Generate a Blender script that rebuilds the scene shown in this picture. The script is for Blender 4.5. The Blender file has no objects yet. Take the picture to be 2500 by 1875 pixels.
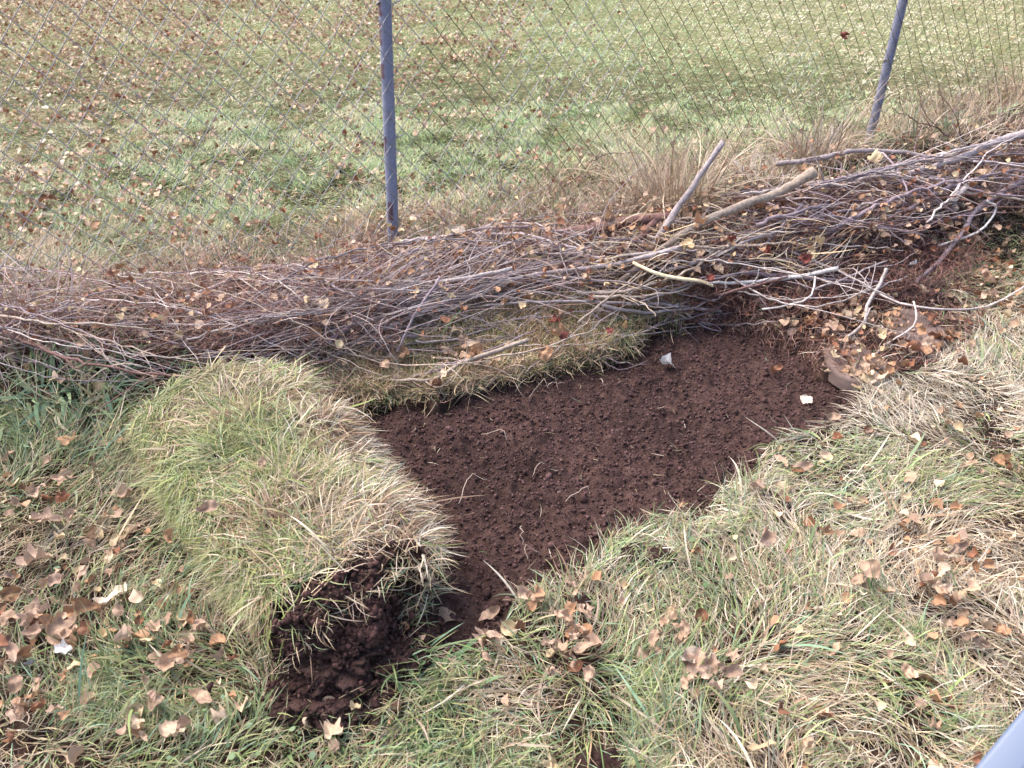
import bpy, math, random
import numpy as np
from mathutils import Vector, Matrix

# ------------------------------------------------------------------ camera, sky, light, exposure
SC = bpy.context.scene
COL = SC.collection
PITCH = math.radians(33.0); CAMH = 0.90; F = 1950.0
cam_d = bpy.data.cameras.new("camera"); cam = bpy.data.objects.new("camera", cam_d); COL.objects.link(cam)
cam.location = (0, 0, CAMH); cam.rotation_euler = (math.pi/2 - PITCH, 0, 0)
cam_d.sensor_width = 36.0; cam_d.lens = 36.0*F/2500.0
cam_d.clip_start = 0.02; cam_d.clip_end = 3000
cam_d.dof.use_dof = True; cam_d.dof.focus_distance = 1.55; cam_d.dof.aperture_fstop = 13.0
SC.camera = cam
W = bpy.data.worlds.new("World"); SC.world = W; W.use_nodes = True
nt = W.node_tree; bg = nt.nodes['Background']
sky = nt.nodes.new('ShaderNodeTexSky'); sky.sky_type = 'NISHITA'; sky.sun_disc = False
SUN_EL, SUN_AZ = math.radians(58), math.radians(-60)
sky.sun_elevation = SUN_EL; sky.sun_rotation = SUN_AZ
sky.air_density = 1.0; sky.dust_density = 5.0; sky.ozone_density = 0.6
nt.links.new(sky.outputs[0], bg.inputs[0]); bg.inputs[1].default_value = 0.15
sl = bpy.data.lights.new("sun", 'SUN'); sun = bpy.data.objects.new("sun", sl); COL.objects.link(sun)
sl.energy = 1.4; sl.angle = math.radians(45); sl.color = (1.0, 0.95, 0.945)
sd = Vector((math.sin(SUN_AZ)*math.cos(SUN_EL), math.cos(SUN_AZ)*math.cos(SUN_EL), math.sin(SUN_EL)))
sun.rotation_euler = sd.to_track_quat('Z', 'Y').to_euler()
SC.view_settings.view_transform = 'Standard'; SC.view_settings.look = 'None'
SC.view_settings.exposure = 1.46; SC.view_settings.gamma = 1.0
SC.cycles.max_bounces = 5; SC.cycles.diffuse_bounces = 3; SC.cycles.glossy_bounces = 2
SC.cycles.transmission_bounces = 2; SC.cycles.transparent_max_bounces = 4
SC.cycles.caustics_reflective = False; SC.cycles.caustics_refractive = False

rng = np.random.default_rng(7)
random.seed(7)
CP, SP = math.cos(PITCH), math.sin(PITCH)

# ------------------------------------------------------------------ helpers
def tag(o, label=None, cat=None, group=None, kind=None):
    if label: o['label'] = label
    if cat: o['category'] = cat
    if group: o['group'] = group
    if kind: o['kind'] = kind
    return o
def empty(name, loc=(0, 0, 0)):
    o = bpy.data.objects.new(name, None); o.empty_display_size = 0.05; COL.objects.link(o); o.location = loc
    return o
def mesh_np(name, V, quads=None, tris=None, col=None, mat=None, parent=None, smooth=False, link=True):
    V = np.asarray(V, np.float32).reshape(-1, 3)
    me = bpy.data.meshes.new(name)
    q = np.zeros((0, 4), np.int32) if quads is None else np.asarray(quads, np.int32).reshape(-1, 4)
    t = np.zeros((0, 3), np.int32) if tris is None else np.asarray(tris, np.int32).reshape(-1, 3)
    me.vertices.add(len(V)); me.vertices.foreach_set('co', V.ravel())
    nl = q.size + t.size
    me.loops.add(nl); me.loops.foreach_set('vertex_index', np.concatenate([q.ravel(), t.ravel()]))
    me.polygons.add(len(q) + len(t))
    ls = np.concatenate([np.arange(len(q))*4, q.size + np.arange(len(t))*3]).astype(np.int32)
    me.polygons.foreach_set('loop_start', ls)
    me.update(calc_edges=True)
    if smooth: me.polygons.foreach_set('use_smooth', np.ones(len(me.polygons), bool))
    if col is not None:
        a = me.color_attributes.new('tint', 'FLOAT_COLOR', 'POINT')
        c = np.ones((len(V), 4), np.float32); c[:, :3] = col
        a.data.foreach_set('color', c.ravel())
    if mat: me.materials.append(mat)
    if not link: return me
    o = bpy.data.objects.new(name, me); COL.objects.link(o)
    if parent: o.parent = parent
    return o
def link_mesh(name, me, parent=None):
    o = bpy.data.objects.new(name, me); COL.objects.link(o); o.parent = parent; return o

def hsh(ix, iy, seed):
    h = (ix.astype(np.int64)*374761393 + iy.astype(np.int64)*668265263 + seed*974634777) & 0xffffffff
    h = ((h ^ (h >> 13))*1274126177) & 0xffffffff
    h = h ^ (h >> 16)
    return (h & 0xffff)/65535.0
def vn(x, y, seed=0):
    x = np.asarray(x, float); y = np.asarray(y, float)
    ix, iy = np.floor(x), np.floor(y); fx, fy = x-ix, y-iy
    fx = fx*fx*(3-2*fx); fy = fy*fy*(3-2*fy)
    a = hsh(ix, iy, seed); b = hsh(ix+1, iy, seed); c = hsh(ix, iy+1, seed); d = hsh(ix+1, iy+1, seed)
    return (a*(1-fx)+b*fx)*(1-fy) + (c*(1-fx)+d*fx)*fy
def fbm(x, y, sc, seed=0, o=3):
    r = 0; a = 1; t = 0
    for k in range(o):
        r = r + a*vn(np.asarray(x)/sc*2**k + 7.3*k, np.asarray(y)/sc*2**k + 3.1*k, seed+k); t += a; a *= .5
    return r/t
def sstep(a, b, x):
    t = np.clip((x-a)/(b-a), 0, 1); return t*t*(3-2*t)

# position of a spot on the photo lying at height z (metres)
def P(u, v, z=0.0):
    t = (v-937.5)/F; xx = (u-1250)/F
    s = (CAMH - z)/(SP + t*CP)
    return np.array([xx*s, s*(CP - t*SP), z])
def proj(x, y, z):
    zc = y*CP + (CAMH-z)*SP; yc = -y*SP + (CAMH-z)*CP
    return 1250 + F*x/zc, 937.5 + F*yc/zc, zc

def poly_sd(x, y, poly):      # signed distance, negative inside
    x = np.asarray(x, float); y = np.asarray(y, float)
    d = np.full(x.shape, 1e9); ins = np.zeros(x.shape, bool); n = len(poly)
    for i in range(n):
        ax, ay = poly[i]; bx, by = poly[(i+1) % n]
        ex, ey = bx-ax, by-ay
        t = np.clip(((x-ax)*ex + (y-ay)*ey)/(ex*ex+ey*ey), 0, 1)
        d = np.minimum(d, np.hypot(x-ax-t*ex, y-ay-t*ey))
        c = ((ay > y) != (by > y)) & (x < (bx-ax)*(y-ay)/(by-ay+1e-12)+ax)
        ins ^= c
    return np.where(ins, -d, d)

BED = [P(u, v)[:2] for u, v in [(660, 930), (800, 955), (850, 985), (1000, 965), (1060, 985), (1140, 955), (1300, 912), (1480, 868), (1590, 800),
       (1760, 775), (1850, 800), (1975, 835), (2010, 905), (2100, 945), (2125, 1005), (1990, 1055), (1880, 1095), (1840, 1170),
       (1670, 1262), (1500, 1325), (1430, 1405), (1290, 1475), (1190, 1560), (1070, 1585), (960, 1560), (800, 1300), (640, 1080)]]
A0 = np.array([-0.326, 2.10]); A1 = np.array([1.393, 3.09])      # feet of the two fence posts
FD = (A1-A0)/np.linalg.norm(A1-A0); FN = np.array([FD[1], -FD[0]])  # along the fence; towards the camera
FLEN = np.linalg.norm(A1-A0)
def fence_kd(x, y):
    dx, dy = np.asarray(x)-A0[0], np.asarray(y)-A0[1]
    return dx*FD[0]+dy*FD[1], dx*FN[0]+dy*FN[1]
def mound(x, y):
    k, d = fence_kd(x, y)
    h = np.interp(k, [-1.6, -.8, 0, .7, 1.3, 2.0, 3.2], [.06, .06, .07, .10, .14, .17, .19])
    c = np.interp(k, [-1.6, -.8, 0, .7, 1.3, 2.0, 3.2], [.20, .28, .38, .46, .53, .53, .53])
    w = np.interp(k, [-1.6, -.8, 0, .7, 1.3, 2.0, 3.2], [.24, .27, .32, .36, .39, .42, .45])
    q = np.abs(d-c)/w
    m = np.clip(1-q**3, 0, 1)
    m = m*(sstep(-2.2, -1.4, k))*(1-sstep(3.6, 4.4, k))
    return h*m*(0.65+0.7*fbm(x, y, .28, 91)), m
def height_raw(x, y):
    b = (fbm(x, y, .55, 5)-.5)*.05 + (fbm(x, y, .12, 15, 2)-.5)*.018
    sd_ = poly_sd(x, y, BED) + (fbm(x, y, .05, 33)-.5)*.035
    m, _ = mound(x, y)
    inb = 1-sstep(-.022, .004, sd_)
    return (b + m)*(1-inb) + inb*(-.065)
# raster of the ground height for quick look-ups
RX0, RY0, RS = -6.0, 0.1, 0.0125
NXR, NYR = int(15/RS), int(12/RS)
_gx, _gy = np.meshgrid(RX0+np.arange(NXR)*RS, RY0+np.arange(NYR)*RS)
HR = np.zeros_like(_gx)
near = (np.abs(_gx-.3) < 2.4) & (_gy < 4.2)
HR[near] = height_raw(_gx[near], _gy[near])
fx_, fy_ = _gx[~near], _gy[~near]
HR[~near] = (fbm(fx_, fy_, .55, 5)-.5)*.05 + (fbm(fx_, fy_, .12, 15, 2)-.5)*.018 + mound(fx_, fy_)[0]
SDR = np.full(_gx.shape, 9.0); SDR[near] = poly_sd(_gx[near], _gy[near], BED) + (fbm(_gx[near], _gy[near], .05, 33)-.5)*.035
def lookup(R, x, y):
    i = np.clip((np.asarray(x)-RX0)/RS, 0, NXR-1.01); j = np.clip((np.asarray(y)-RY0)/RS, 0, NYR-1.01)
    a = i.astype(int); b = j.astype(int); i = i-a; j = j-b
    return (R[b, a]*(1-i)+R[b, a+1]*i)*(1-j) + (R[b+1, a]*(1-i)+R[b+1, a+1]*i)*j
H = lambda x, y: lookup(HR, x, y)
def PHv(u, v, off):           # first point on the way down the line of sight that lies off above the ground
    u = np.asarray(u, float); v = np.asarray(v, float); off = np.broadcast_to(off, u.shape)
    zs = np.linspace(.62, -.14, 381); t = (v-937.5)/F; xx = (u-1250)/F
    s_ = (CAMH-zs)[None]/(SP+t*CP)[:, None]
    x = xx[:, None]*s_; y = s_*(CP-t*SP)[:, None]
    hit = zs[None] <= H(x, y)+off[:, None]; k = np.argmax(hit, 1); k[~hit.any(1)] = 380; a = np.arange(len(u))
    return x[a, k], y[a, k], zs[k]
def PH(u, v, off=0.0):
    x, y, z = PHv([u], [v], off); return np.array([x[0], y[0], z[0]])

# ------------------------------------------------------------------ materials
def new_mat(name):
    m = bpy.data.materials.new(name); m.use_nodes = True
    n = m.node_tree.nodes; b = n['Principled BSDF']; return m, m.node_tree, n, b
def tint_mat(name, rough=.6, spec=.25, var=.12, nscale=90, transl=0.0, objvar=0.0, bump=0.0, bscale=300):
    m, t, n, b = new_mat(name)
    at = n.new('ShaderNodeAttribute'); at.attribute_name = 'tint'
    tc = n.new('ShaderNodeTexCoord'); no = n.new('ShaderNodeTexNoise'); no.inputs['Scale'].default_value = nscale
    no.inputs['Detail'].default_value = 3
    t.links.new(tc.outputs['Object'], no.inputs['Vector'])
    mr = n.new('ShaderNodeMapRange'); mr.inputs[1].default_value = .3; mr.inputs[2].default_value = .7
    mr.inputs[3].default_value = 1-var; mr.inputs[4].default_value = 1+var
    t.links.new(no.outputs['Fac'], mr.inputs[0])
    mu = n.new('ShaderNodeVectorMath'); mu.operation = 'SCALE'
    t.links.new(at.outputs['Color'], mu.inputs[0]); t.links.new(mr.outputs[0], mu.inputs['Scale'])
    out = mu.outputs[0]
    if objvar:
        oi = n.new('ShaderNodeObjectInfo'); m2 = n.new('ShaderNodeMapRange')
        m2.inputs[3].default_value = 1-objvar; m2.inputs[4].default_value = 1+objvar
        t.links.new(oi.outputs['Random'], m2.inputs[0])
        s2 = n.new('ShaderNodeVectorMath'); s2.operation = 'SCALE'
        t.links.new(out, s2.inputs[0]); t.links.new(m2.outputs[0], s2.inputs['Scale']); out = s2.outputs[0]
    t.links.new(out, b.inputs['Base Color'])
    b.inputs['Roughness'].default_value = rough; b.inputs['Specular IOR Level'].default_value = spec
    if bump:
        n2 = n.new('ShaderNodeTexNoise'); n2.inputs['Scale'].default_value = bscale; n2.inputs['Detail'].default_value = 4
        t.links.new(tc.outputs['Object'], n2.inputs['Vector'])
        bp = n.new('ShaderNodeBump'); bp.inputs['Strength'].default_value = bump; bp.inputs['Distance'].default_value = .002
        t.links.new(n2.outputs['Fac'], bp.inputs['Height']); t.links.new(bp.outputs[0], b.inputs['Normal'])
    if transl:
        tr = n.new('ShaderNodeBsdfTranslucent'); mx = n.new('ShaderNodeMixShader'); mx.inputs[0].default_value = transl
        t.links.new(out, tr.inputs['Color'])
        t.links.new(b.outputs[0], mx.inputs[1]); t.links.new(tr.outputs[0], mx.inputs[2])
        t.links.new(mx.outputs[0], n['Material Output'].inputs['Surface'])
    return m
M_GRASS = tint_mat('grass_blade', .5, .35, .10, 60, transl=.16)
M_LEAF = tint_mat('dry_leaf', .6, .3, .28, 55, transl=.15, objvar=.22, bump=.5, bscale=120)
M_LEAFS = tint_mat('dry_leaf_scatter', .65, .25, .2, 40, transl=.12)
M_STEM = tint_mat('dry_stem', .7, .2, .15, 80)
M_BARK = tint_mat('twig_bark', .75, .2, .3, 120, objvar=.25, bump=.8, bscale=260)
M_CRUMB = tint_mat('soil_crumb', .9, .12, .35, 200)

def ramp(n, pts):
    r = n.new('ShaderNodeValToRGB'); e = r.color_ramp.elements
    e[0].position, e[0].color = pts[0][0], (*pts[0][1], 1); e[1].position, e[1].color = pts[-1][0], (*pts[-1][1], 1)
    for p, c in pts[1:-1]:
        x = e.new(p); x.color = (*c, 1)
    return r
def soil_mat(name, lo, mid, hi, sc=40, bump=1.0):
    m, t, n, b = new_mat(name)
    tc = n.new('ShaderNodeTexCoord')
    a = n.new('ShaderNodeTexNoise'); a.inputs['Scale'].default_value = sc; a.inputs['Detail'].default_value = 8; a.inputs['Roughness'].default_value = .7
    t.links.new(tc.outputs['Object'], a.inputs['Vector'])
    r = ramp(n, [(.3, lo), (.5, mid), (.72, hi)]); t.links.new(a.outputs['Fac'], r.inputs[0])
    big = n.new('ShaderNodeTexNoise'); big.inputs['Scale'].default_value = 5; big.inputs['Detail'].default_value = 3
    t.links.new(tc.outputs['Object'], big.inputs['Vector'])
    bm = n.new('ShaderNodeMapRange'); bm.inputs[1].default_value = .35; bm.inputs[2].default_value = .65; bm.inputs[3].default_value = .72; bm.inputs[4].default_value = 1.25
    t.links.new(big.outputs['Fac'], bm.inputs[0]); sc_ = n.new('ShaderNodeVectorMath'); sc_.operation = 'SCALE'
    t.links.new(r.outputs[0], sc_.inputs[0]); t.links.new(bm.outputs[0], sc_.inputs['Scale'])
    t.links.new(sc_.outputs[0], b.inputs['Base Color'])
    v = n.new('ShaderNodeTexNoise'); v.inputs['Scale'].default_value = sc*5; v.inputs['Detail'].default_value = 6; v.inputs['Roughness'].default_value = .75
    t.links.new(tc.outputs['Object'], v.inputs['Vector'])
    bp = n.new('ShaderNodeBump'); bp.inputs['Strength'].default_value = bump; bp.inputs['Distance'].default_value = .006
    t.links.new(v.outputs['Fac'], bp.inputs['Height']); t.links.new(bp.outputs[0], b.inputs['Normal'])
    b.inputs['Roughness'].default_value = .92; b.inputs['Specular IOR Level'].default_value = .15
    return m
M_SOIL = soil_mat('soil', (.026, .0145, .0135), (.064, .036, .031), (.12, .071, .060), 45, 1.0)
M_GROUND, t, n, b = new_mat('lawn_ground')
tc = n.new('ShaderNodeTexCoord')
a = n.new('ShaderNodeTexNoise'); a.inputs['Scale'].default_value = 30; a.inputs['Detail'].default_value = 8; a.inputs['Roughness'].default_value = .75
t.links.new(tc.outputs['Object'], a.inputs['Vector'])
r1 = ramp(n, [(.38, (.014, .008, .007)), (.5, (.035, .021, .017)), (.62, (.085, .052, .038))]); t.links.new(a.outputs['Fac'], r1.inputs[0])
r2 = ramp(n, [(.35, (.06, .075, .03)), (.5, (.14, .15, .07)), (.66, (.28, .26, .15))]); t.links.new(a.outputs['Fac'], r2.inputs[0])
sx = n.new('ShaderNodeSeparateXYZ'); t.links.new(tc.outputs['Object'], sx.inputs[0])
mr = n.new('ShaderNodeMapRange'); mr.inputs[1].default_value = 2.7; mr.inputs[2].default_value = 5.0
t.links.new(sx.outputs['Y'], mr.inputs[0])
mx = n.new('ShaderNodeMix'); mx.data_type = 'RGBA'
t.links.new(mr.outputs[0], mx.inputs[0]); t.links.new(r1.outputs[0], mx.inputs[6]); t.links.new(r2.outputs[0], mx.inputs[7])
t.links.new(mx.outputs[2], b.inputs['Base Color']); b.inputs['Roughness'].default_value = .95; b.inputs['Specular IOR Level'].default_value = .1
bp = n.new('ShaderNodeBump'); bp.inputs['Strength'].default_value = .8; bp.inputs['Distance'].default_value = .01
t.links.new(a.outputs['Fac'], bp.inputs['Height']); t.links.new(bp.outputs[0], b.inputs['Normal'])

# ------------------------------------------------------------------ ground sheet
def axis(lo, hi, step, far_lo, far_hi, g=1.35):
    c = list(np.arange(lo, hi, step)); s = step; x = c[-1]
    up = []
    while x < far_hi: s *= g; x += s; up.append(x)
    s = step; x = lo; dn = []
    while x > far_lo: s *= g; x -= s; dn.append(x)
    return np.array(dn[::-1]+c+up)
gx = axis(-1.8, 3.0, .0125, -600, 600); gy = axis(.3, 4.2, .0125, -600, 900)
GX, GY = np.meshgrid(gx, gy)
inside = (GX > RX0) & (GX < RX0+NXR*RS-.1) & (GY > RY0) & (GY < RY0+NYR*RS-.1)
GZ = np.where(inside, H(GX, GY), 0.0)
ny, nx = GX.shape
idx = np.arange(nx*ny).reshape(ny, nx)
q = np.stack([idx[:-1, :-1], idx[:-1, 1:], idx[1:, 1:], idx[1:, :-1]], -1).reshape(-1, 4)
g = mesh_np('ground', np.stack([GX, GY, GZ], -1), q, mat=M_GROUND, smooth=True); tag(g, kind='structure')

# ------------------------------------------------------------------ dug bed of bare soil
bx0, bx1 = min(p[0] for p in BED)-.03, max(p[0] for p in BED)+.03
by0, by1 = min(p[1] for p in BED)-.03, max(p[1] for p in BED)+.03
SS = .0042
X, Y = np.meshgrid(np.arange(bx0, bx1, SS), np.arange(by0, by1, SS))
sdb = poly_sd(X, Y, BED) + (fbm(X, Y, .05, 33)-.5)*.035
def soil_h(x, y):
    c = np.abs(fbm(x, y, .03, 41, 3)-.5)*2
    lump = np.maximum(0, fbm(x, y, .055, 52, 2)-.52)
    return -.026 + (fbm(x, y, .3, 61)-.5)*.03 + c*.013 + (fbm(x, y, .011, 71, 3)-.5)*.015 + lump*.04
Z = soil_h(X, Y) - sstep(-.012, .02, sdb)*.02
ok = sdb < .02
ny, nx = X.shape; idx = np.arange(nx*ny).reshape(ny, nx)
q = np.stack([idx[:-1, :-1], idx[:-1, 1:], idx[1:, 1:], idx[1:, :-1]], -1).reshape(-1, 4)
kq = (ok[:-1, :-1] & ok[1:, 1:] & ok[:-1, 1:] & ok[1:, :-1]).ravel()
q = q[kq]; used = np.unique(q); rm = np.full(nx*ny, -1); rm[used] = np.arange(len(used))
V = np.stack([X, Y, Z], -1).reshape(-1, 3)[used]
o = mesh_np('soil_bed', V, rm[q], mat=M_SOIL, smooth=True); tag(o, kind='structure')

# crumbs of soil
PHI = (1+5**.5)/2
ICO = np.array([(-1, PHI, 0), (1, PHI, 0), (-1, -PHI, 0), (1, -PHI, 0), (0, -1, PHI), (0, 1, PHI), (0, -1, -PHI), (0, 1, -PHI), (PHI, 0, -1), (PHI, 0, 1), (-PHI, 0, -1), (-PHI, 0, 1)])/math.hypot(1, PHI)
ICF = np.array([(0, 11, 5), (0, 5, 1), (0, 1, 7), (0, 7, 10), (0, 10, 11), (1, 5, 9), (5, 11, 4), (11, 10, 2), (10, 7, 6), (7, 1, 8), (3, 9, 4), (3, 4, 2), (3, 2, 6), (3, 6, 8), (3, 8, 9), (4, 9, 5), (2, 4, 11), (6, 2, 10), (8, 6, 7), (9, 8, 1)])
def crumbs(c, r, jit=.5):
    n = len(c)
    v = ICO[None]*(1+rng.uniform(-jit, jit, (n, 12, 1)))*r[:, None, None]*rng.uniform(.7, 1.3, (n, 1, 3)) + c[:, None]
    f = ICF[None] + (np.arange(n)*12)[:, None, None]
    return v.reshape(-1, 3), f.reshape(-1, 3)
n = 52000
cx = rng.uniform(bx0, bx1, n); cy = rng.uniform(by0, by1, n)
k = lookup(SDR, cx, cy) < .012; cx, cy = cx[k], cy[k]
r = .0009+.0026*rng.random(len(cx))**4.0
r[:60] = rng.uniform(.0035, .007, 60)
c = np.stack([cx, cy, soil_h(cx, cy)+r*.4], -1)
v, f = crumbs(c, r)
cc = np.repeat(np.array([.065, .037, .035])[None]*rng.uniform(.5, 1.7, (len(cx), 1)), 12, 0)
o = mesh_np('soil_crumbs', v, tris=f, col=cc, mat=M_CRUMB); tag(o, kind='stuff', label='loose dark brown soil crumbs on the dug bed')

BARE = [P(u, v)[:2] for u, v in [(1650, 770), (1900, 745), (2100, 730), (2330, 735), (2390, 820), (2290, 870), (2180, 950), (2010, 975), (1850, 850)]]
# ------------------------------------------------------------------ how the lawn looks from place to place
# u, v, green share, paleness, blade length (m), leaf cover
ZN = np.array([
 (80, 950, .95, .25, .085, .15), (100, 1080, .9, .3, .08, .15), (150, 1250, .75, .35, .07, .4), (60, 1400, .5, .4, .05, .9), (200, 1520, .45, .4, .05, .9),
 (380, 1450, .65, .4, .05, .5), (520, 1650, .5, .45, .045, .6), (80, 1680, .4, .4, .045, .9), (300, 1780, .65, .5, .05, .35), (700, 1810, .75, .5, .05, .15),
 (900, 1740, .45, .5, .05, .2), (1100, 1760, .85, .55, .06, .1), (1020, 1620, .5, .6, .06, .15), (1250, 1680, .5, .7, .06, .2), (1380, 1540, .45, .6, .05, .8),
 (1300, 1480, .6, .6, .05, .6), (1530, 1400, .45, .75, .05, .2), (1500, 1720, .7, .6, .06, .1), (1700, 1520, .5, .6, .05, .6), (1620, 1290, .3, .8, .055, .2),
 (1760, 1200, .25, .9, .055, .15), (1920, 1380, .6, .65, .055, .1), (1920, 1680, .75, .55, .055, .15), (2060, 1230, .45, .8, .05, .15), (2100, 1050, .15, 1., .05, .1),
 (2260, 950, .08, 1.05, .045, .1), (2400, 1000, .2, .9, .045, .3), (2450, 800, .3, .7, .04, .5), (2350, 1150, .4, .6, .05, .35), (2300, 1330, .35, .6, .045, .8),
 (2200, 1500, .5, .7, .06, .3), (2420, 1480, .4, .7, .06, .4), (2100, 1750, .6, .6, .06, .25), (2300, 1720, .45, .6, .06, .35), (2420, 640, .55, .4, .035, .8),
 (1400, 900, .35, .5, .05, .5), (1100, 860, .4, .5, .05, .5),
 (50, 100, .15, .5, .03, 1.), (300, 60, .25, .55, .03, .9), (60, 500, .5, .45, .035, .6), (300, 380, .6, .5, .035, .5), (600, 250, .65, .5, .03, .3),
 (500, 560, .65, .5, .04, .45), (800, 420, .7, .5, .035, .4), (700, 90, .5, .6, .03, .5), (1100, 130, .6, .6, .03, .5), (1100, 350, .85, .5, .035, .3),
 (1300, 250, .9, .55, .03, .25), (1500, 100, .85, .65, .03, .15), (1700, 200, .9, .6, .03, .08), (1900, 50, .25, .8, .025, .05), (2100, 80, .15, .95, .025, .05),
 (2000, 200, .85, .6, .03, .06), (2350, 60, .15, .7, .025, .1), (2400, 280, .55, .7, .03, .1), (2250, 340, .35, .6, .04, .05), (150, 680, .4, .5, .06, .3),
 (1500, 420, .5, .55, .05, .3), (950, 560, .35, .5, .05, .3), (200, 250, .35, .5, .03, .7)])
_rt = (ZN[:, 0] > 1880) & (ZN[:, 1] > 700); ZN[_rt, 2] *= .62; ZN[_rt, 3] = np.minimum(1.05, ZN[_rt, 3]*1.15)
ZN = np.concatenate([ZN, [(1650, 10, .35, .8, .025, .1), (1900, 40, .05, 1.1, .025, .05), (2200, 40, .05, 1., .025, .05), (2120, 120, .1, 1., .025, .05), (2450, 150, .2, .7, .025, .1)]])
def zone(u, v):
    sh = u.shape; u = u.ravel(); v = v.ravel(); out = np.zeros((len(u), 4))
    ui = np.clip(u, -300, 2800); vi = np.clip(v, -120, 1950)
    wsum = np.zeros(len(u))
    for z in ZN:
        w = 1/(((ui-z[0])/150)**2+((vi-z[1])/110)**2+.15)**2.2
        wsum += w; out += w[:, None]*z[2:]
    return (out/wsum[:, None]).reshape(*sh, 4)

# ------------------------------------------------------------------ blades
def blades(p0, phi, th0, kap, L, Wd, ns, col, dphi=None, push=None, tip=None, twist=None, thmax=1.85):
    n = len(p0)
    dphi = np.zeros(n) if dphi is None else dphi
    j = np.arange(ns)/ns
    th = np.minimum(th0[:, None] + kap[:, None]*(j[None]+.5/ns), thmax)
    ph = phi[:, None] + dphi[:, None]*j[None]
    d = np.stack([np.sin(th)*np.cos(ph), np.sin(th)*np.sin(ph), np.cos(th)], -1)
    pos = np.concatenate([np.zeros((n, 1, 3)), np.cumsum(d, 1)*(L/ns)[:, None, None]], 1) + p0[:, None]
    if push is not None: pos = push(pos)
    ph2 = np.concatenate([ph, ph[:, -1:]], 1)
    w = np.stack([-np.sin(ph2), np.cos(ph2), np.zeros_like(ph2)], -1)
    tw = rng.uniform(-.9, .9, n) if twist is None else twist
    up = np.array([0, 0, 1.0])
    w = w*np.cos(tw)[:, None, None] + up*np.sin(tw)[:, None, None]
    jj = np.arange(ns+1)/ns
    prof = (.65+.35*np.sin(np.clip(jj*2.2, 0, 1.57)))*(1-jj**2.5)
    ww = w*(Wd[:, None]*prof[None]*.5)[..., None]
    a = pos[:, :-1]-ww[:, :-1]; b = pos[:, :-1]+ww[:, :-1]
    V = np.concatenate([np.stack([a, b], 2).reshape(n, 2*ns, 3), pos[:, -1:]], 1)
    m = 2*ns+1; base = (np.arange(n)*m)[:, None, None]
    k = np.arange(ns-1)*2
    Q = np.stack([k, k+1, k+3, k+2], -1)[None]+base
    T = np.array([[2*ns-2, 2*ns-1, 2*ns]])[None]+base
    C = np.repeat(col[:, None], m, 1)
    if tip is not None:
        f = np.concatenate([np.repeat(jj[:-1], 2), [1.0]])[None, :, None]**1.5
        C = C*(1-f*tip[:, None, None]) + np.array([.42, .32, .17])*f*tip[:, None, None]
    return V.reshape(-1, 3), Q.reshape(-1, 4), T.reshape(-1, 3), C.reshape(-1, 3)
def join(parts):
    V, Q, T, C = [], [], [], []; o = 0
    for v, q, t, c in parts:
        V.append(v); Q.append(q+o); T.append(t+o); C.append(c); o += len(v)
    return np.concatenate(V), np.concatenate(Q), np.concatenate(T), np.concatenate(C)

GREENS = np.array([(.17, .235, .085), (.13, .20, .085), (.15, .245, .16), (.23, .28, .12), (.09, .15, .065), (.20, .26, .15)])
DEADS = np.array([(.50, .41, .26), (.43, .33, .21), (.56, .48, .36), (.33, .22, .14), (.47, .37, .29)])
PALE = np.array([(.62, .55, .44), (.55, .47, .36), (.60, .56, .47)])
def pick(tab, n): return tab[rng.integers(0, len(tab), n)]
def blade_cols(green, pale, n):
    isg = rng.random(n) < green
    d = np.where((rng.random(n) < (pale-.5)*1.3)[:, None], pick(PALE, n), pick(DEADS, n))
    c = np.where(isg[:, None], pick(GREENS, n)*(1+.5*np.clip(pale, 0, 1))[:, None], d)
    return c*rng.uniform(.55, 1.3, (n, 1)), isg
def ground_push(thick):
    def f(pos):
        h = H(pos[..., 0], pos[..., 1]) + .003 + thick[:, None]*np.linspace(.2, 1, pos.shape[1])[None]
        # blades hanging over the cut edge may droop into the bed
        pos[..., 2] = np.maximum(pos[..., 2], h)
        return pos
    return f
# the turf roll's footprint is kept out of the lawn
RC = np.array([-.210, .736]); RAX = np.array([-.575, .818]); RAX /= np.linalg.norm(RAX); RPX = np.array([RAX[1], -RAX[0]])
RLEN, RA, RB = .57, .162, .084
def roll_local(x, y):
    dx, dy = x-RC[0], y-RC[1]
    return dx*RAX[0]+dy*RAX[1], dx*RPX[0]+dy*RPX[1]

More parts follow.
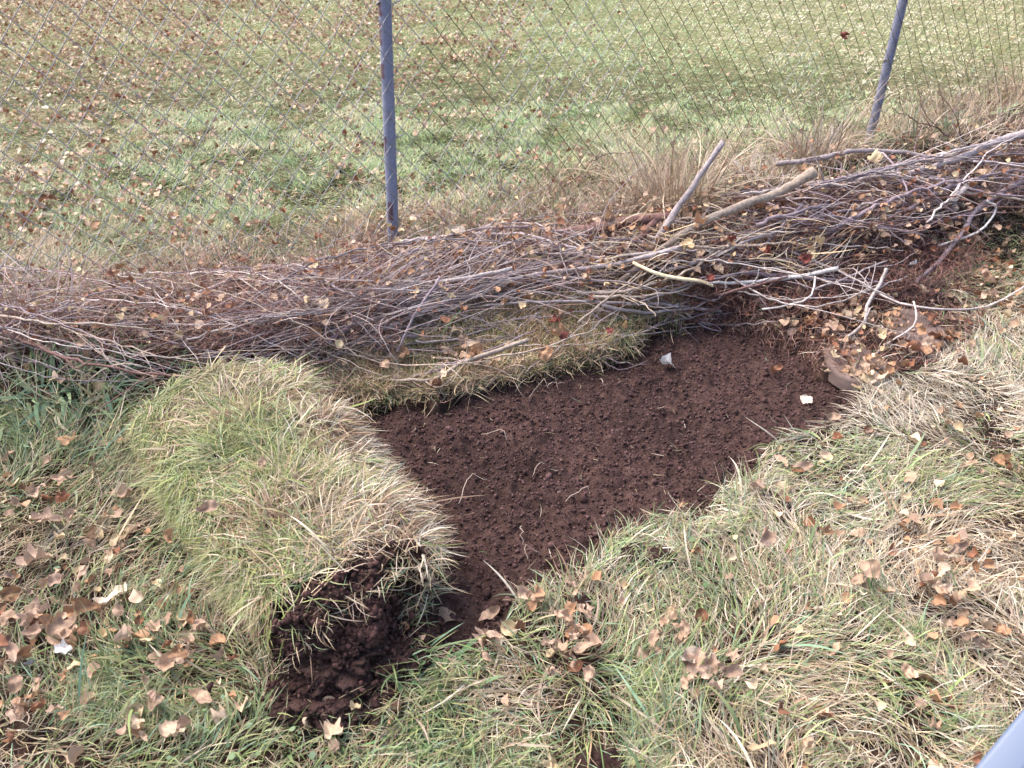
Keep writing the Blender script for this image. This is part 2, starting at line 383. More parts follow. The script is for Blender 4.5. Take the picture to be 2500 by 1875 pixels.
def lawn(n, ylo, yhi, xr, dens, ns, lenf, wid, flat):
    x = rng.uniform(-1, 1, n)*xr(yhi) + .1; y = rng.uniform(ylo, yhi, n)
    k = np.abs(x-.1) < xr(y); x, y = x[k], y[k]
    z = H(x, y); u, v, zc = proj(x, y, z)
    zo = zone(u, v)
    s = lookup(SDR, x, y)
    _, m = mound(x, y)
    cl = fbm(x, y, .06, 201, 2)
    acc = dens(x, y)*(s > -.004)*(1-.93*np.clip(m*1.6, 0, 1))*((.45+1.1*cl) if ns > 3 else (.75+.5*cl))
    acc = acc*(1-(.7 if ns > 3 else .25)*np.clip(zo[:, 3]-.35, 0, 1))*(1-.95*(poly_sd(x, y, BARE) < (fbm(x, y, .05, 44)-.5)*.08))
    rs, rt = roll_local(x, y)
    acc = acc*~((rs > .03) & (rs < RLEN-.03) & (np.abs(rt) < RA*.8))
    k = rng.random(len(x)) < acc
    x, y, z, zo = x[k], y[k], z[k], zo[k]; n = len(x); s = s[k]
    gp = np.clip(zo[:, 0]*(.68 if ns > 3 else .85) + (fbm(x, y, .13, 301, 2)-.5)*.9, .02, .95)
    col, isg = blade_cols(gp, zo[:, 1], n)
    # combed tussock directions
    ph = fbm(x, y, .22, 401, 2)*4*math.pi + rng.normal(0, .75, n)
    L = zo[:, 2]*lenf*rng.uniform(.45, 1.35, n)*(.8+.5*fbm(x, y, .1, 501, 2))
    near_edge = (s < .03)
    th0 = np.where(isg, rng.uniform(.15, 1.0, n), rng.uniform(.5, 1.45, n))*flat
    kap = np.where(isg, rng.uniform(.4, 1.6, n), rng.uniform(.2, 1.4, n))
    if ns == 3: col = col*1.22+np.array([.02, .035, .012])
    Wd = np.where(isg, rng.uniform(.7, 1.35, n), rng.uniform(.45, 1.0, n))*wid(y)
    th = rng.random(n)**1.5*.022*np.clip(zo[:, 2]/.05, .5, 1.5)
    return blades(np.stack([x, y, z], -1), ph, th0, kap, L, Wd, ns, col, rng.normal(0, .6, n), ground_push(th), tip=rng.uniform(0, .7, n)*isg)
xr_near = lambda y: .75*y+.55
near_ = lawn(400000, .34, 2.35, xr_near, lambda x, y: .95, 5, 1.0, lambda y: .00185+0*y, 1.0)
wide_ = lawn(6000, .34, 2.0, xr_near, lambda x, y: .8*(x < 2), 6, 1.4, lambda y: .0048+0*y, .95)
V, Q, T, C = join([near_, wide_])
o = mesh_np('near_grass', V, Q, T, C, M_GRASS); tag(o, kind='stuff', label='matted green and straw grass around the dug bed')
xr_far = lambda y: 1.1*y+1.0
mid_ = lawn(400000, 2.2, 3.7, xr_far, lambda x, y: 1-sstep(3.3, 3.7, y)*.6, 3, 1.0, lambda y: .0026+0*y, .85)
far_ = lawn(650000, 3.3, 10.5, xr_far, lambda x, y: np.clip(1.15-(y-2.2)*.12, .3, 1), 3, .95, lambda y: .0026+.0006*(y-2), .85)
o = mesh_np('lawn_grass', *join([mid_, far_]), M_GRASS); tag(o, kind='stuff', label='short lawn grass beyond the wire fence')
print('grass', len(near_[3]), len(far_[3]))

# ------------------------------------------------------------------ rolled strip of turf
roll = empty('turf_roll', (RC[0], RC[1], 0))
tag(roll, 'thick rolled up strip of turf lying grass side out beside the bare bed', 'turf roll')
RZ0 = -.01
def roll_world(s, w, h):      # along, across, up
    return np.stack([RAX[0]*s+RPX[0]*w, RAX[1]*s+RPX[1]*w, h+0*s], -1)
TT, SSs = 150, 70
tt = np.linspace(0, 1, TT)
ang = -math.pi*.62 + tt*math.pi*2*1.55           # starts low on the bed side and winds over the top
shr = 1 - tt*1.55*.30                             # each turn lies inside the last
def roll_pt(tq, sq, off):
    a_ = -math.pi*.62 + tq*math.pi*2*1.55
    sh = 1 - tq*1.55*.30
    bump_ = (fbm(tq*6+3, sq*6, .5, 611, 3)-.5)
    ra = RA*sh+off+bump_*.05; rb = RB*sh+off*.9+bump_*.05
    endt = 1-.10*sstep(RLEN*.6, RLEN, sq) - .17*(1-sstep(0, RLEN*.6, sq))
    w = np.cos(a_)*ra*endt; h = RB+RZ0 + np.sin(a_)*rb*endt - (1-sh)*.010
    return w, h
S = np.linspace(0, 1, SSs)
Tg, Sg = np.meshgrid(tt, S)
edge_f = (fbm(Tg*9, Tg*0+2, .6, 621, 3)-.5)*.11
sl_ = Sg*RLEN + edge_f*(1-Sg)**2 + (fbm(Tg*9, Tg*0+9, .6, 631, 2)-.5)*.08*Sg**2
layers = []
for off in (0.0, -.036):
    w_, h_ = roll_pt(Tg, sl_, off + (fbm(Tg*60, sl_*60, .9, 641, 2)-.5)*.008)
    layers.append(roll_world(sl_, w_, h_))
V = np.concatenate([l.reshape(-1, 3) for l in layers]); nn = TT*SSs
idx = np.arange(nn).reshape(SSs, TT)
def gq(i): return np.stack([i[:-1, :-1], i[:-1, 1:], i[1:, 1:], i[1:, :-1]], -1).reshape(-1, 4)
Q = [gq(idx), gq(idx+nn)[:, ::-1]]
for e in (idx[0], idx[-1], idx[:, 0], idx[:, -1]):
    Q.append(np.stack([e[:-1], e[1:], e[1:]+nn, e[:-1]+nn], -1))
mesh_np('turf_layer', V, np.concatenate(Q), mat=M_SOIL, parent=roll, smooth=True)
def roll_push(pos):
    rel = pos - 0
    s = rel[..., 0]*RAX[0]+rel[..., 1]*RAX[1]; w = rel[..., 0]*RPX[0]+rel[..., 1]*RPX[1]; h = rel[..., 2]
    tpr = 1-.17*(1-sstep(0, RLEN*.6, s)); wq = w/(RA*.9*tpr); hq = (h-RB-RZ0)/(RB*.9*tpr); rr = np.sqrt(wq**2+hq**2)+1e-6
    lim = 1.0 + .1*roll_push.th[:, None]*np.linspace(.1, 1, pos.shape[1])[None]
    inside_ = (rr < lim) & (s > -.02) & (s < RLEN+.02)
    f = np.where(inside_, lim/rr, 1)
    w2, h2 = wq*f*RA*.9*tpr, hq*f*RB*.9*tpr+RB+RZ0
    gx_ = RAX[0]*s+RPX[0]*w2; gy_ = RAX[1]*s+RPX[1]*w2
    gz_ = np.maximum(h2, H(gx_+RC[0], gy_+RC[1])+.004)
    return np.stack([gx_, gy_, gz_], -1)
def roll_grass(n, lf, wd):
    tq = rng.uniform(.05, .64, n); sq = rng.uniform(-.01, RLEN, n)
    k = (rng.random(n) < .15+1.1*fbm(sq, tq*1.1, .035, 651, 2))*(rng.random(n) < sstep(.0, .07, sq)+.08); tq, sq = tq[k], sq[k]; n = len(tq)
    w_, h_ = roll_pt(tq, sq, -.002); a_ = -math.pi*.62 + tq*math.pi*2*1.55
    p0 = roll_world(sq, w_, h_)
    # outward normal in world
    nx_ = np.stack([RPX[0]*np.cos(a_)/RA, RPX[1]*np.cos(a_)/RA, np.sin(a_)/RB], -1); nx_ /= np.linalg.norm(nx_, axis=1)[:, None]
    cosn = nx_[:, 2]; az = np.arctan2(nx_[:, 1], nx_[:, 0])
    top = sstep(.75, .98, cosn)
    # on the crown the blades lie across and towards the open end
    cmb = fbm(sq+2, tq*1.1, .17, 661, 2)*math.pi*2.2 - 1.9
    ph = az*(1-top) + cmb*top + rng.normal(0, 1.15, n)
    th0 = np.clip(np.arccos(np.clip(cosn, -1, 1))*.8 + rng.uniform(.25, .95, n), 0, 1.8)
    kap = rng.uniform(.6, 1.8, n)
    # straw towards the bed side and open end, green on the far side
    w01 = w_/RA
    mat_ = fbm(sq+4, tq*1.1, .06, 691, 3)
    gr = np.clip(.58 - .36*w01 + .35*(sq/RLEN-.5) + (fbm(sq, tq, .09, 671, 2)-.5)*1.0, .05, .95)
    pl = np.clip(.55+.35*w01, .3, 1)
    col, isg = blade_cols(gr, pl, n)
    col = np.where(isg[:, None], col*np.array([1.12, 1.03, .82]), col*1.05)
    col = np.where((rng.random(n) < (mat_ > .56)*.55)[:, None], np.array([.22, .14, .09])*rng.uniform(.6, 1.4, (n, 1)), col)
    L = lf*rng.uniform(.4, 1.35, n)*np.where(cosn < 0, .7, 1)*(.6+.9*fbm(sq, tq*1.1, .05, 655, 2))
    roll_push.th = rng.random(n)**1.5*1.3
    return blades(p0, ph, th0, kap, L, wd*rng.uniform(.6, 1.3, n), 5, col, rng.normal(0, .6, n), roll_push, tip=rng.uniform(0, .8, n)*isg)
a1 = roll_grass(60000, .052, .0018); a2 = roll_grass(420, .08, .0038)
# tufts of roots and straw at the open end
n = 1500
tq = rng.uniform(0.0, .66, n); sq = rng.uniform(-.03, .05, n); w_, h_ = roll_pt(tq, sq, rng.uniform(-.036, 0, n))
p0 = roll_world(sq, w_, h_); az = math.atan2(-RAX[1], -RAX[0])
roll_push.th = np.ones(n)
col, isg = blade_cols(np.full(n, .12), np.full(n, .55), n)
a3 = blades(p0, az+rng.normal(0, 1.2, n), rng.uniform(.3, 2.0, n), rng.uniform(-.8, 1.8, n), rng.uniform(.015, .06, n), rng.uniform(.0008, .0019, n), 5, col*.9, rng.normal(0, 1.2, n))
V, Q, T, C = join([a1, a2, a3])
o = mesh_np('grass_cover', V, Q, T, C, M_GRASS, parent=roll); o['kind'] = 'stuff'
# ragged earth packed into the open end
_a, _r = np.meshgrid(np.linspace(0, 2*math.pi, 150, endpoint=False), np.linspace(.02, 1.0, 60))
ew = np.cos(_a)*_r*RA*.80*(1+.12*(fbm(np.cos(_a)*2+5, np.sin(_a)*2+5, .7, 77, 2)-.5)); eh = RB*.86 + np.sin(_a)*_r*RB*.78
es = -.030 + .035*_r**3 + (fbm(ew+3, eh+3, .03, 711, 3)-.5)*.05 + (fbm(ew+3, eh+3, .007, 721, 2)-.5)*.014
es = es + .075*np.exp(-((ew-.070)/.028)**2-((eh-.085)/.034)**2) - .025*np.exp(-((ew+.03)/.05)**2-((eh-.05)/.03)**2)
i_ = np.arange(_a.size).reshape(_a.shape); i_ = np.concatenate([i_, i_[:, :1]], 1)
mesh_np('earth_plug', roll_world(es, ew, eh), gq(i_), mat=M_SOIL, parent=roll, smooth=True)
n = 5200
kk_ = rng.integers(0, _a.size, n); p = roll_world(es.ravel()[kk_]-.001, ew.ravel()[kk_]+rng.normal(0, .001, n), eh.ravel()[kk_])
v, f = crumbs(p, .0012+.004*rng.random(n)**3); cc = np.repeat(np.array([.055, .029, .026])[None]*rng.uniform(.5, 1.7, (n, 1)), 12, 0)
o = mesh_np('earth_crumbs', v, tris=f, col=cc, mat=M_CRUMB, parent=roll); o['kind'] = 'stuff'
# earth clinging to the open end
def lump(name, rad, seed, squash=(1, 1, .7), res=40, amp=.35, mat=None, parent=None):
    a_, b_ = np.meshgrid(np.linspace(0, 2*math.pi, res, endpoint=False), np.linspace(.02, math.pi-.02, res//2))
    d = np.stack([np.sin(b_)*np.cos(a_), np.sin(b_)*np.sin(a_), np.cos(b_)], -1)
    r = 1+amp*((fbm(d[..., 0]*2+seed, d[..., 1]*2+d[..., 2]*1.7, .5, seed, 3)-.5)*2) + amp*.4*((fbm(d[..., 0]*9+seed, d[..., 1]*9+d[..., 2]*7, .5, seed+5, 2)-.5)*2)
    r = r*(1+.16*(fbm(d[..., 0]*14+seed+d[..., 2]*9, d[..., 1]*14+d[..., 2]*11, .6, seed+9, 3)-.5)*2)
    v = d*r[..., None]*rad*np.array(squash)
    ny, nx = a_.shape; i = np.arange(ny*nx).reshape(ny, nx); i = np.concatenate([i, i[:, :1]], 1)
    return mesh_np(name, v, gq(i), mat=mat or M_SOIL, parent=parent, smooth=True)
for (s_, w_, h_, r_, sq_, sd_) in [(-.03, -.045, .030, .050, (1.1, 1.1, .7), 3), (-.055, -.080, .008, .050, (1.2, 1, .5), 8), (-.045, .015, .010, .045, (1.2, 1.1, .5), 12), (-.085, -.04, .0, .035, (1.2, 1.2, .45), 16), (-.03, .07, .0, .035, (1.1, 1, .5), 21)]:
    l = lump('earth_clump', r_, sd_, sq_, 110, .42, parent=roll)
    p = roll_world(np.array(s_), np.array(w_), np.array(h_)); l.location = p
    m_ = len(l.data.vertices); vv = np.zeros(m_*3); l.data.vertices.foreach_get('co', vv); vv = vv.reshape(-1, 3); vv = vv[rng.integers(0, m_, 900)]; vv = vv[vv[:, 2] > -.004]
    v, f = crumbs(vv*1.0, .001+.0035*rng.random(len(vv))**3); cc = np.repeat(np.array([.055, .029, .026])[None]*rng.uniform(.5, 1.7, (len(vv), 1)), 12, 0)
    o = mesh_np('crumbs', v, tris=f, col=cc, mat=M_CRUMB, parent=l); o['kind'] = 'stuff'
n = 3800
cw = rng.normal(-.015, .05, n); cs = -np.abs(rng.normal(.03, .035, n))
p = roll_world(cs, cw, 0*cs); p[:, 2] = H(p[:, 0]+RC[0], p[:, 1]+RC[1])+rng.uniform(.004, .12, n)*np.exp(-cs**2/.003)*rng.random(n)
v, f = crumbs(p, .001+.0045*rng.random(n)**3); cc = np.repeat(np.array([.045, .022, .02])[None]*rng.uniform(.5, 1.7, (n, 1)), 12, 0)
o = mesh_np('loose_earth', v, tris=f, col=cc, mat=M_CRUMB, parent=roll); o['kind'] = 'stuff'

# ------------------------------------------------------------------ tubes: twigs, branches, wires
def catmull(pts, n):
    pts = np.asarray(pts, float); m = len(pts)
    if m == 2: return pts[0] + (pts[1]-pts[0])*np.linspace(0, 1, n)[:, None]
    e = np.concatenate([[2*pts[0]-pts[1]], pts, [2*pts[-1]-pts[-2]]])
    t = np.linspace(0, m-1-1e-6, n); i = t.astype(int); f = (t-i)[:, None]
    p0, p1, p2, p3 = e[i], e[i+1], e[i+2], e[i+3]
    return .5*((2*p1)+(-p0+p2)*f+(2*p0-5*p1+4*p2-p3)*f*f+(-p0+3*p1-3*p2+p3)*f**3)
def tube(path, rad, sides=6, off=0):
    path = np.asarray(path); n = len(path); rad = np.broadcast_to(rad, (n,))
    tg = np.gradient(path, axis=0); tg /= np.linalg.norm(tg, axis=1)[:, None]+1e-9
    up = np.array([.13, .21, .97]); a = np.cross(tg, up); a /= np.linalg.norm(a, axis=1)[:, None]+1e-9; b_ = np.cross(tg, a)
    th = np.arange(sides)/sides*2*math.pi
    V = path[:, None]+rad[:, None, None]*(a[:, None]*np.cos(th)[None, :, None]+b_[:, None]*np.sin(th)[None, :, None])
    i = np.arange(n*sides).reshape(n, sides); i = np.concatenate([i, i[:, :1]], 1)
    Q = gq(i)
    caps = []
    V = np.concatenate([V.reshape(-1, 3), path[:1], path[-1:]])
    c0, c1 = n*sides, n*sides+1
    for k_ in range(sides):
        caps.append((c0, i[0, k_+1], i[0, k_])); caps.append((c1, i[-1, k_], i[-1, k_+1]))
    return V, Q+off, np.array(caps)+off
BARKS = {'grey': (.33, .28, .28), 'mauve': (.27, .21, .23), 'tan': (.40, .32, .26), 'pale': (.52, .45, .42), 'brown': (.16, .09, .08), 'dark': (.09, .055, .045), 'red': (.20, .05, .05), 'straw': (.62, .50, .33), 'white': (.72, .66, .62)}
def branch_mesh(path3, r0, r1, colr, shoots=0, seed=0, wob=.004, cut=False, n=None):
    """one branch with its side shoots as one mesh"""
    rg = np.random.default_rng(seed)
    path3 = np.asarray(path3, float)
    ln = np.linalg.norm(np.diff(path3, axis=0), axis=1).sum()
    n = n or int(np.clip(ln/.022, 7, 40))
    pa = catmull(path3, n)
    pa[1:-1] += rg.normal(0, wob*.5, (n-2, 3)) + np.cumsum(rg.normal(0, wob*.28, (n-2, 3)), 0)*np.sin(np.linspace(0, math.pi, n-2))[:, None]
    r = np.linspace(r0, r1, n)*(1+rg.uniform(-.10, .14, n))
    parts = []; V, Q, T = tube(pa, r, 7 if r0 > .004 else 5); parts.append((V, Q, T)); off = len(V)
    ends = [off-2, off-1]
    for s in range(shoots):
        i = rg.integers(2, n-2); d = pa[min(i+1, n-1)]-pa[i-1]; d /= np.linalg.norm(d)
        q = d*rg.uniform(.5, 1)+rg.normal(0, .45, 3)*np.array([1, 1, .45]); q /= np.linalg.norm(q)
        l = rg.uniform(.05, .2)*min(1.3, ln/.5+.3)
        m = pa[i]+q*l*.5+rg.normal(0, .012, 3); e = pa[i]+q*l+rg.normal(0, .02, 3)
        sp = catmull([pa[i], m, e], 7); sp[2:] += rg.normal(0, .002, (5, 3))
        sp[:, 2] = np.maximum(sp[:, 2], H(sp[:, 0], sp[:, 1])+.004)
        v, q_, t_ = tube(sp, np.linspace(min(r[i]*.6, .0022), .0006, 7), 4, off); parts.append((v, q_, t_)); off += len(v)
    V = np.concatenate([p[0] for p in parts]); Q = np.concatenate([p[1] for p in parts]); T = np.concatenate([p[2] for p in parts])
    C = np.repeat(np.array(colr)[None], len(V), 0)*rg.uniform(.88, 1.12, (len(V), 1))
    if cut: C[ends] = (.75, .66, .5)
    return V, Q, T, C
def branch(name, pts, r0, r1, colr, label, cat, group=None, off=None, shoots=0, seed=1, wob=.004, cut=False):
    """pts: photo spots with a height over the ground each"""
    w = np.array([PH(p[0], p[1], p[2]) for p in pts])
    base = w.mean(0)
    V, Q, T, C = branch_mesh(w, r0, r1, BARKS[colr], shoots, seed, wob, cut)
    o = mesh_np(name, V-base, Q, T, C, M_BARK, smooth=True); o.location = base
    return tag(o, label, cat, group)

heroes = [
 ('branch', [(1500, 700, .03), (1590, 625, .06), (1700, 550, .09), (1820, 500, .12), (1905, 470, .14), (1990, 418, .20)], .0065, .0125, 'tan', 'thick smooth grey branch with pale sawn end rising from the brush pile centre', True, 3),
 ('branch', [(1575, 625, .03), (1765, 346, .24)], .0085, .0065, 'grey', 'straight grey branch leaning up against the fence beside dry tan grass', True, 1),
 ('branch', [(850, 845, .02), (1000, 775, .05), (1180, 700, .06), (1340, 668, .06), (1500, 645, .06), (1665, 603, .10)], .004, .0062, 'grey', 'long slim grey branch crossing the brush pile below the pale peeled strip', True, 3),
 ('branch', [(1895, 400, .06), (1990, 388, .08), (2080, 370, .09), (2200, 372, .09), (2330, 395, .08)], .0075, .005, 'grey', 'arched grey branch lying along the back of the pile at the second post', False, 2),
 ('branch', [(1930, 460, .05), (2080, 440, .06), (2220, 420, .07), (2340, 385, .09), (2430, 345, .11), (2540, 318, .13)], .005, .012, 'grey', 'thickest long grey branch running out of the picture at the upper right', False, 4),
 ('branch', [(2235, 690, .03), (2290, 640, .04), (2350, 570, .05), (2380, 520, .06), (2430, 480, .06), (2500, 440, .08)], .0045, .009, 'mauve', 'forked grey branch slanting down over the right end of the brush pile', False, 3),
 ('branch', [(2375, 440, .08), (2345, 470, .09), (2325, 490, .08), (2332, 512, .06)], .008, .0095, 'pale', 'short thick hooked branch end on top of the right pile', True, 0),
 ('branch', [(1180, 745, .04), (1350, 735, .05), (1520, 738, .05), (1640, 745, .04), (1760, 760, .04)], .003, .004, 'grey', 'thin grey stick lying level above the grassy edge of the bed', False, 2),
 ('branch', [(790, 935, .02), (900, 925, .02), (1050, 930, .03), (1130, 885, .05), (1290, 830, .08)], .0028, .005, 'tan', 'bent pale stick resting on the turf edge just behind the bed', True, 1),
 ('branch', [(2100, 690, .05), (2170, 728, .05), (2260, 752, .04), (2380, 752, .03), (2440, 735, .03), (2500, 700, .05)], .0032, .0022, 'pale', 'long pale curved stem sweeping from the pile over the grass at right', False, 1),
 ('branch', [(1690, 690, .05), (1800, 690, .06), (1930, 678, .07), (2045, 655, .09)], .0038, .0058, 'white', 'whitish peeled stick lying level across the middle of the pile', True, 1),
 ('branch', [(2065, 825, .02), (2110, 790, .03), (2120, 740, .05), (2150, 690, .07), (2165, 655, .1)], .0035, .0045, 'pale', 'pale crooked stick standing over the leaves by the flat brown stone', False, 2),
 ('branch', [(2290, 600, .03), (2380, 570, .04), (2420, 530, .06), (2430, 505, .08), (2410, 490, .09)], .003, .0028, 'white', 'white stem curling back on itself at the right pile edge', False, 0),
 ('branch', [(1860, 755, .05), (1930, 745, .05), (1980, 720, .06), (1990, 675, .09)], .0026, .002, 'white', 'thin white stem bent like a hook in front of the pile', False, 0),
 ('branch', [(1300, 590, .04), (1420, 565, .05), (1520, 545, .05), (1640, 530, .06)], .016, .014, 'brown', 'rough dark log end lying under the leaning branch', False, 0),
 ('branch', [(1270, 690, .03), (1400, 640, .04), (1540, 600, .05), (1600, 540, .08)], .007, .009, 'brown', 'dark brown crooked branch half hidden in the centre of the pile', False, 2),
 ('branch', [(1500, 640, .04), (1430, 625, .05), (1340, 600, .05), (1270, 570, .05)], .0075, .005, 'mauve', 'mauve grey branch pointing left beside the big pale leaf', False, 1),
 ('branch', [(970, 860, .05), (1000, 790, .07), (1040, 730, .09), (1075, 675, .12)], .0022, .003, 'mauve', 'mauve stick leaning across the twig bundle left of the grassy edge', False, 0),
 ('branch', [(640, 835, .02), (760, 825, .03), (900, 825, .03), (1020, 820, .03)], .007, .0045, 'mauve', 'thick dusky stick low in the pile behind the turf roll', False, 2),
 ('branch', [(960, 685, .07), (1040, 690, .07), (1130, 682, .08), (1250, 655, .09)], .0036, .005, 'pale', 'pale grey stick on top of the dense twig bundle near the first post', False, 1),
 ('branch', [(1770, 700, .02), (1830, 640, .05), (1900, 560, .08), (1960, 500, .12)], .003, .004, 'mauve', 'slender mauve stick slanting up to the sawn branch', False, 1),
 ('branch', [(2130, 870, .01), (2180, 830, .02), (2235, 790, .04), (2230, 735, .08)], .0018, .0022, 'pale', 'upright thin pale twig standing on the flat brown stone', False, 1),
 ('branch', [(2120, 400, .08), (2150, 370, .12), (2200, 430, .1), (2215, 470, .09)], .003, .003, 'mauve', 'grey stick leaning in front of the foot of the second post', False, 1),
]
for i, (nm, pts, r0, r1, c_, lab, cut, sh) in enumerate(heroes):
    branch(nm, pts, r0, r1, c_, lab, 'branch', 'sticks and branches of the brush pile', shoots=sh, seed=100+i, wob=.0016, cut=cut)

mid = lambda u: np.interp(u, [-150, 300, 600, 967, 1300, 1600, 2000, 2300, 2650], [750, 775, 770, 700, 640, 605, 555, 480, 400])
TWZ = [  # n, u range, v range at those u's, slope range, length px, radii, colours, height range, label
 (48, (-150, 620), (690, 850), (.10, .38), (350, 900), (.0012, .0022), ('mauve', 'grey', 'pale', 'brown', 'tan', 'mauve'), (.02, .10), 'thin grey twig in the low left end of the brush pile'),
 (60, (620, 1250), (665, 800), (-.34, -.10), (260, 700), (.0012, .0030), ('grey', 'mauve', 'grey', 'pale', 'brown', 'tan'), (.02, .09), 'slim grey twig in the dense bundle at the first post'),
 (46, (650, 1700), (820, 900), (-.30, .12), (180, 460), (.0011, .0024), ('mauve', 'tan', 'grey'), (.008, .045), 'thin twig in the low tangle along the back edge of the bed'),
 (60, (1300, 2100), (540, 720), (-.40, .22), (160, 520), (.0014, .0036), ('pale', 'tan', 'mauve', 'brown', 'pale', 'grey'), (.02, .10), 'twig in the tangled middle of the brush pile'),
 (84, (1880, 2570), (385, 560), (-.38, .20), (180, 520), (.0014, .0036), ('mauve', 'grey', 'mauve', 'pale', 'brown', 'tan'), (.03, .13), 'grey twig in the tall right end of the brush pile'),
]
ti = 0
for (cnt, ur, vr, slr, lr, rr_, cs_, hr, lab) in TWZ:
    for _ in range(cnt):
        u0 = rng.uniform(*ur); fr = (u0-ur[0])/(ur[1]-ur[0])
        vc = {0: 760, 1: 742-125*fr, 2: 872-100*fr, 3: 650-60*fr, 4: 492-120*fr}[TWZ.index((cnt, ur, vr, slr, lr, rr_, cs_, hr, lab))]
        hw = {0: 72, 1: 70, 2: 48, 3: 100, 4: 85}[TWZ.index((cnt, ur, vr, slr, lr, rr_, cs_, hr, lab))]
        v0 = vc + rng.uniform(-hw, hw); sl0 = rng.uniform(*slr) if rng.random() < .68 else rng.normal(sum(slr)/2, .55); L = rng.uniform(*lr)*(1 if abs(sl0) < .45 else .55); bend = rng.normal(0, .07)*L
        o1 = rng.uniform(*hr); o2 = max(.005, o1+rng.normal(0, .02))
        pts = []
        for q_ in (-.5, -.2, .15, .5):
            uu = u0+q_*L; vv = v0+q_*L*sl0 + bend*(1-4*q_*q_)
            vv = np.clip(vv, mid(uu)-105, 925 if uu < 1300 else (905-(uu-1300)*.2))
            off = o1+(o2-o1)*(q_+.5)
            pts.append(PH(uu, vv, off*(1-.5*abs(q_))))
        w = np.array(pts); base = w.mean(0)
        r0 = rng.uniform(*rr_)*(1.2 + (rng.random() < .15)*.6)
        V, Q, T, C = branch_mesh(w, r0, r0*rng.uniform(.25, .6), BARKS[cs_[rng.integers(len(cs_))]], int(rng.integers(0, 5)), 1000+ti, .0038)
        o = mesh_np('twig', V-base, Q, T, C, M_BARK, smooth=True); o.location = base
        tag(o, lab, 'twig', 'twigs heaped along the fence'); ti += 1

# ------------------------------------------------------------------ fine stems and litter of the pile (uncountable)
def fine(n, ur, vf, hw, L, Wd, tab, slope, off, curl=1.0, seed=0):
    u = rng.uniform(*ur, n); v = np.array([vf(a) for a in u]) + rng.uniform(-1, 1, n)*hw
    x, y, _ = PHv(u, v, off*.4)
    z = H(x, y)+rng.uniform(0, 1, n)**1.2*off
    x2, y2, _ = PHv(u+10, v+10*rng.normal(slope, .45*curl, n), off*.4)
    ph = np.arctan2(y2-y, x2-x)+math.pi*(rng.random(n) < .5)
    th = np.clip(rng.normal(1.35, .28*curl, n), .2, 2.0)
    col = pick(np.array(tab), n)*rng.uniform(.6, 1.3, (n, 1))
    pf = ground_push(rng.random(n)*off)
    return blades(np.stack([x, y, z], -1), ph, th, rng.normal(.25, .5*curl, n), L*rng.uniform(.3, 1.2, n), Wd*rng.uniform(.6, 1.3, n), 6, col, rng.normal(0, 1.3*curl, n), pf, thmax=2.0)
PINK = [(.30, .18, .15), (.36, .24, .20), (.22, .12, .10), (.42, .32, .28)]
GREY = [(.34, .29, .29), (.28, .22, .23), (.42, .37, .36), (.18, .12, .12)]
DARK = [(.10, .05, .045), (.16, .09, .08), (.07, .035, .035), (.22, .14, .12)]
STRAW = [(.55, .43, .27), (.48, .36, .22), (.60, .50, .36), (.35, .22, .13)]
RED = [(.24, .11, .085), (.28, .15, .11), (.17, .075, .06)]
parts = [
 fine(3400, (-150, 950), mid, 95, .08, .0014, PINK+RED+RED+DARK, .1, .09, 1.7),
 fine(3200, (480, 980), lambda u: 765, 115, .05, .0013, RED+PINK, 0, .09, 2.0),
 fine(650, (-150, 1300), mid, 110, .22, .0015, GREY+PINK, .05, .08, .6),
 fine(800, (700, 1300), lambda u: 800-.18*(u-700), 60, .25, .0018, GREY, -.22, .08, .35),
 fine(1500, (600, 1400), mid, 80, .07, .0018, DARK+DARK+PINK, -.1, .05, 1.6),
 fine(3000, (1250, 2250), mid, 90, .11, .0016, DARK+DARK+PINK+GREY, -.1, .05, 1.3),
 fine(330, (1450, 2080), lambda u: 640, 65, .13, .0024, STRAW+[(.6, .52, .42), (.5, .42, .36)], -.1, .11, .8),
 fine(3200, (1900, 2650), mid, 75, .11, .0017, GREY+DARK+DARK+DARK+PINK, -.15, .07, 1.1),
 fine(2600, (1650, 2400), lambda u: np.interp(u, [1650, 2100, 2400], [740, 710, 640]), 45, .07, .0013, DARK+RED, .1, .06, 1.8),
 fine(3600, (1450, 2330), lambda u: np.interp(u, [1380, 1700, 2100, 2330], [725, 705, 680, 640]), 62, .06, .0020, DARK+DARK+RED, 0, .035, 1.7),  # dark debris, its tone also painting in the shade of the front gaps
 fine(2400, (2020, 2290), lambda u: 665, 65, .05, .0022, [(.05, .025, .03), (.08, .04, .045), (.12, .07, .065)], 0, .03, 2.0),  # near-black litter: shade of the hollow under the right end put into colour
 fine(2600, (1640, 2380), lambda u: np.interp(u, [1640, 2100, 2380], [800, 830, 790]), 85, .05, .0013, DARK+PINK+RED, .1, .02, 2.0),
 fine(1800, (680, 1500), lambda u: np.interp(u, [680, 1100, 1500], [930, 930, 840]), 45, .07, .0014, PINK+STRAW+[(.25, .24, .1)], -.1, .03, 1.5),
]
parts.append(fine(900, (700, 1500), mid, 80, .10, .0016, STRAW+PINK, -.1, .09, 1.4))
V, Q, T, C = join(parts)
o = mesh_np('brush_litter', V, Q, T, C, M_STEM); tag(o, kind='stuff', label='fine dead stems and litter packed through the brush pile')

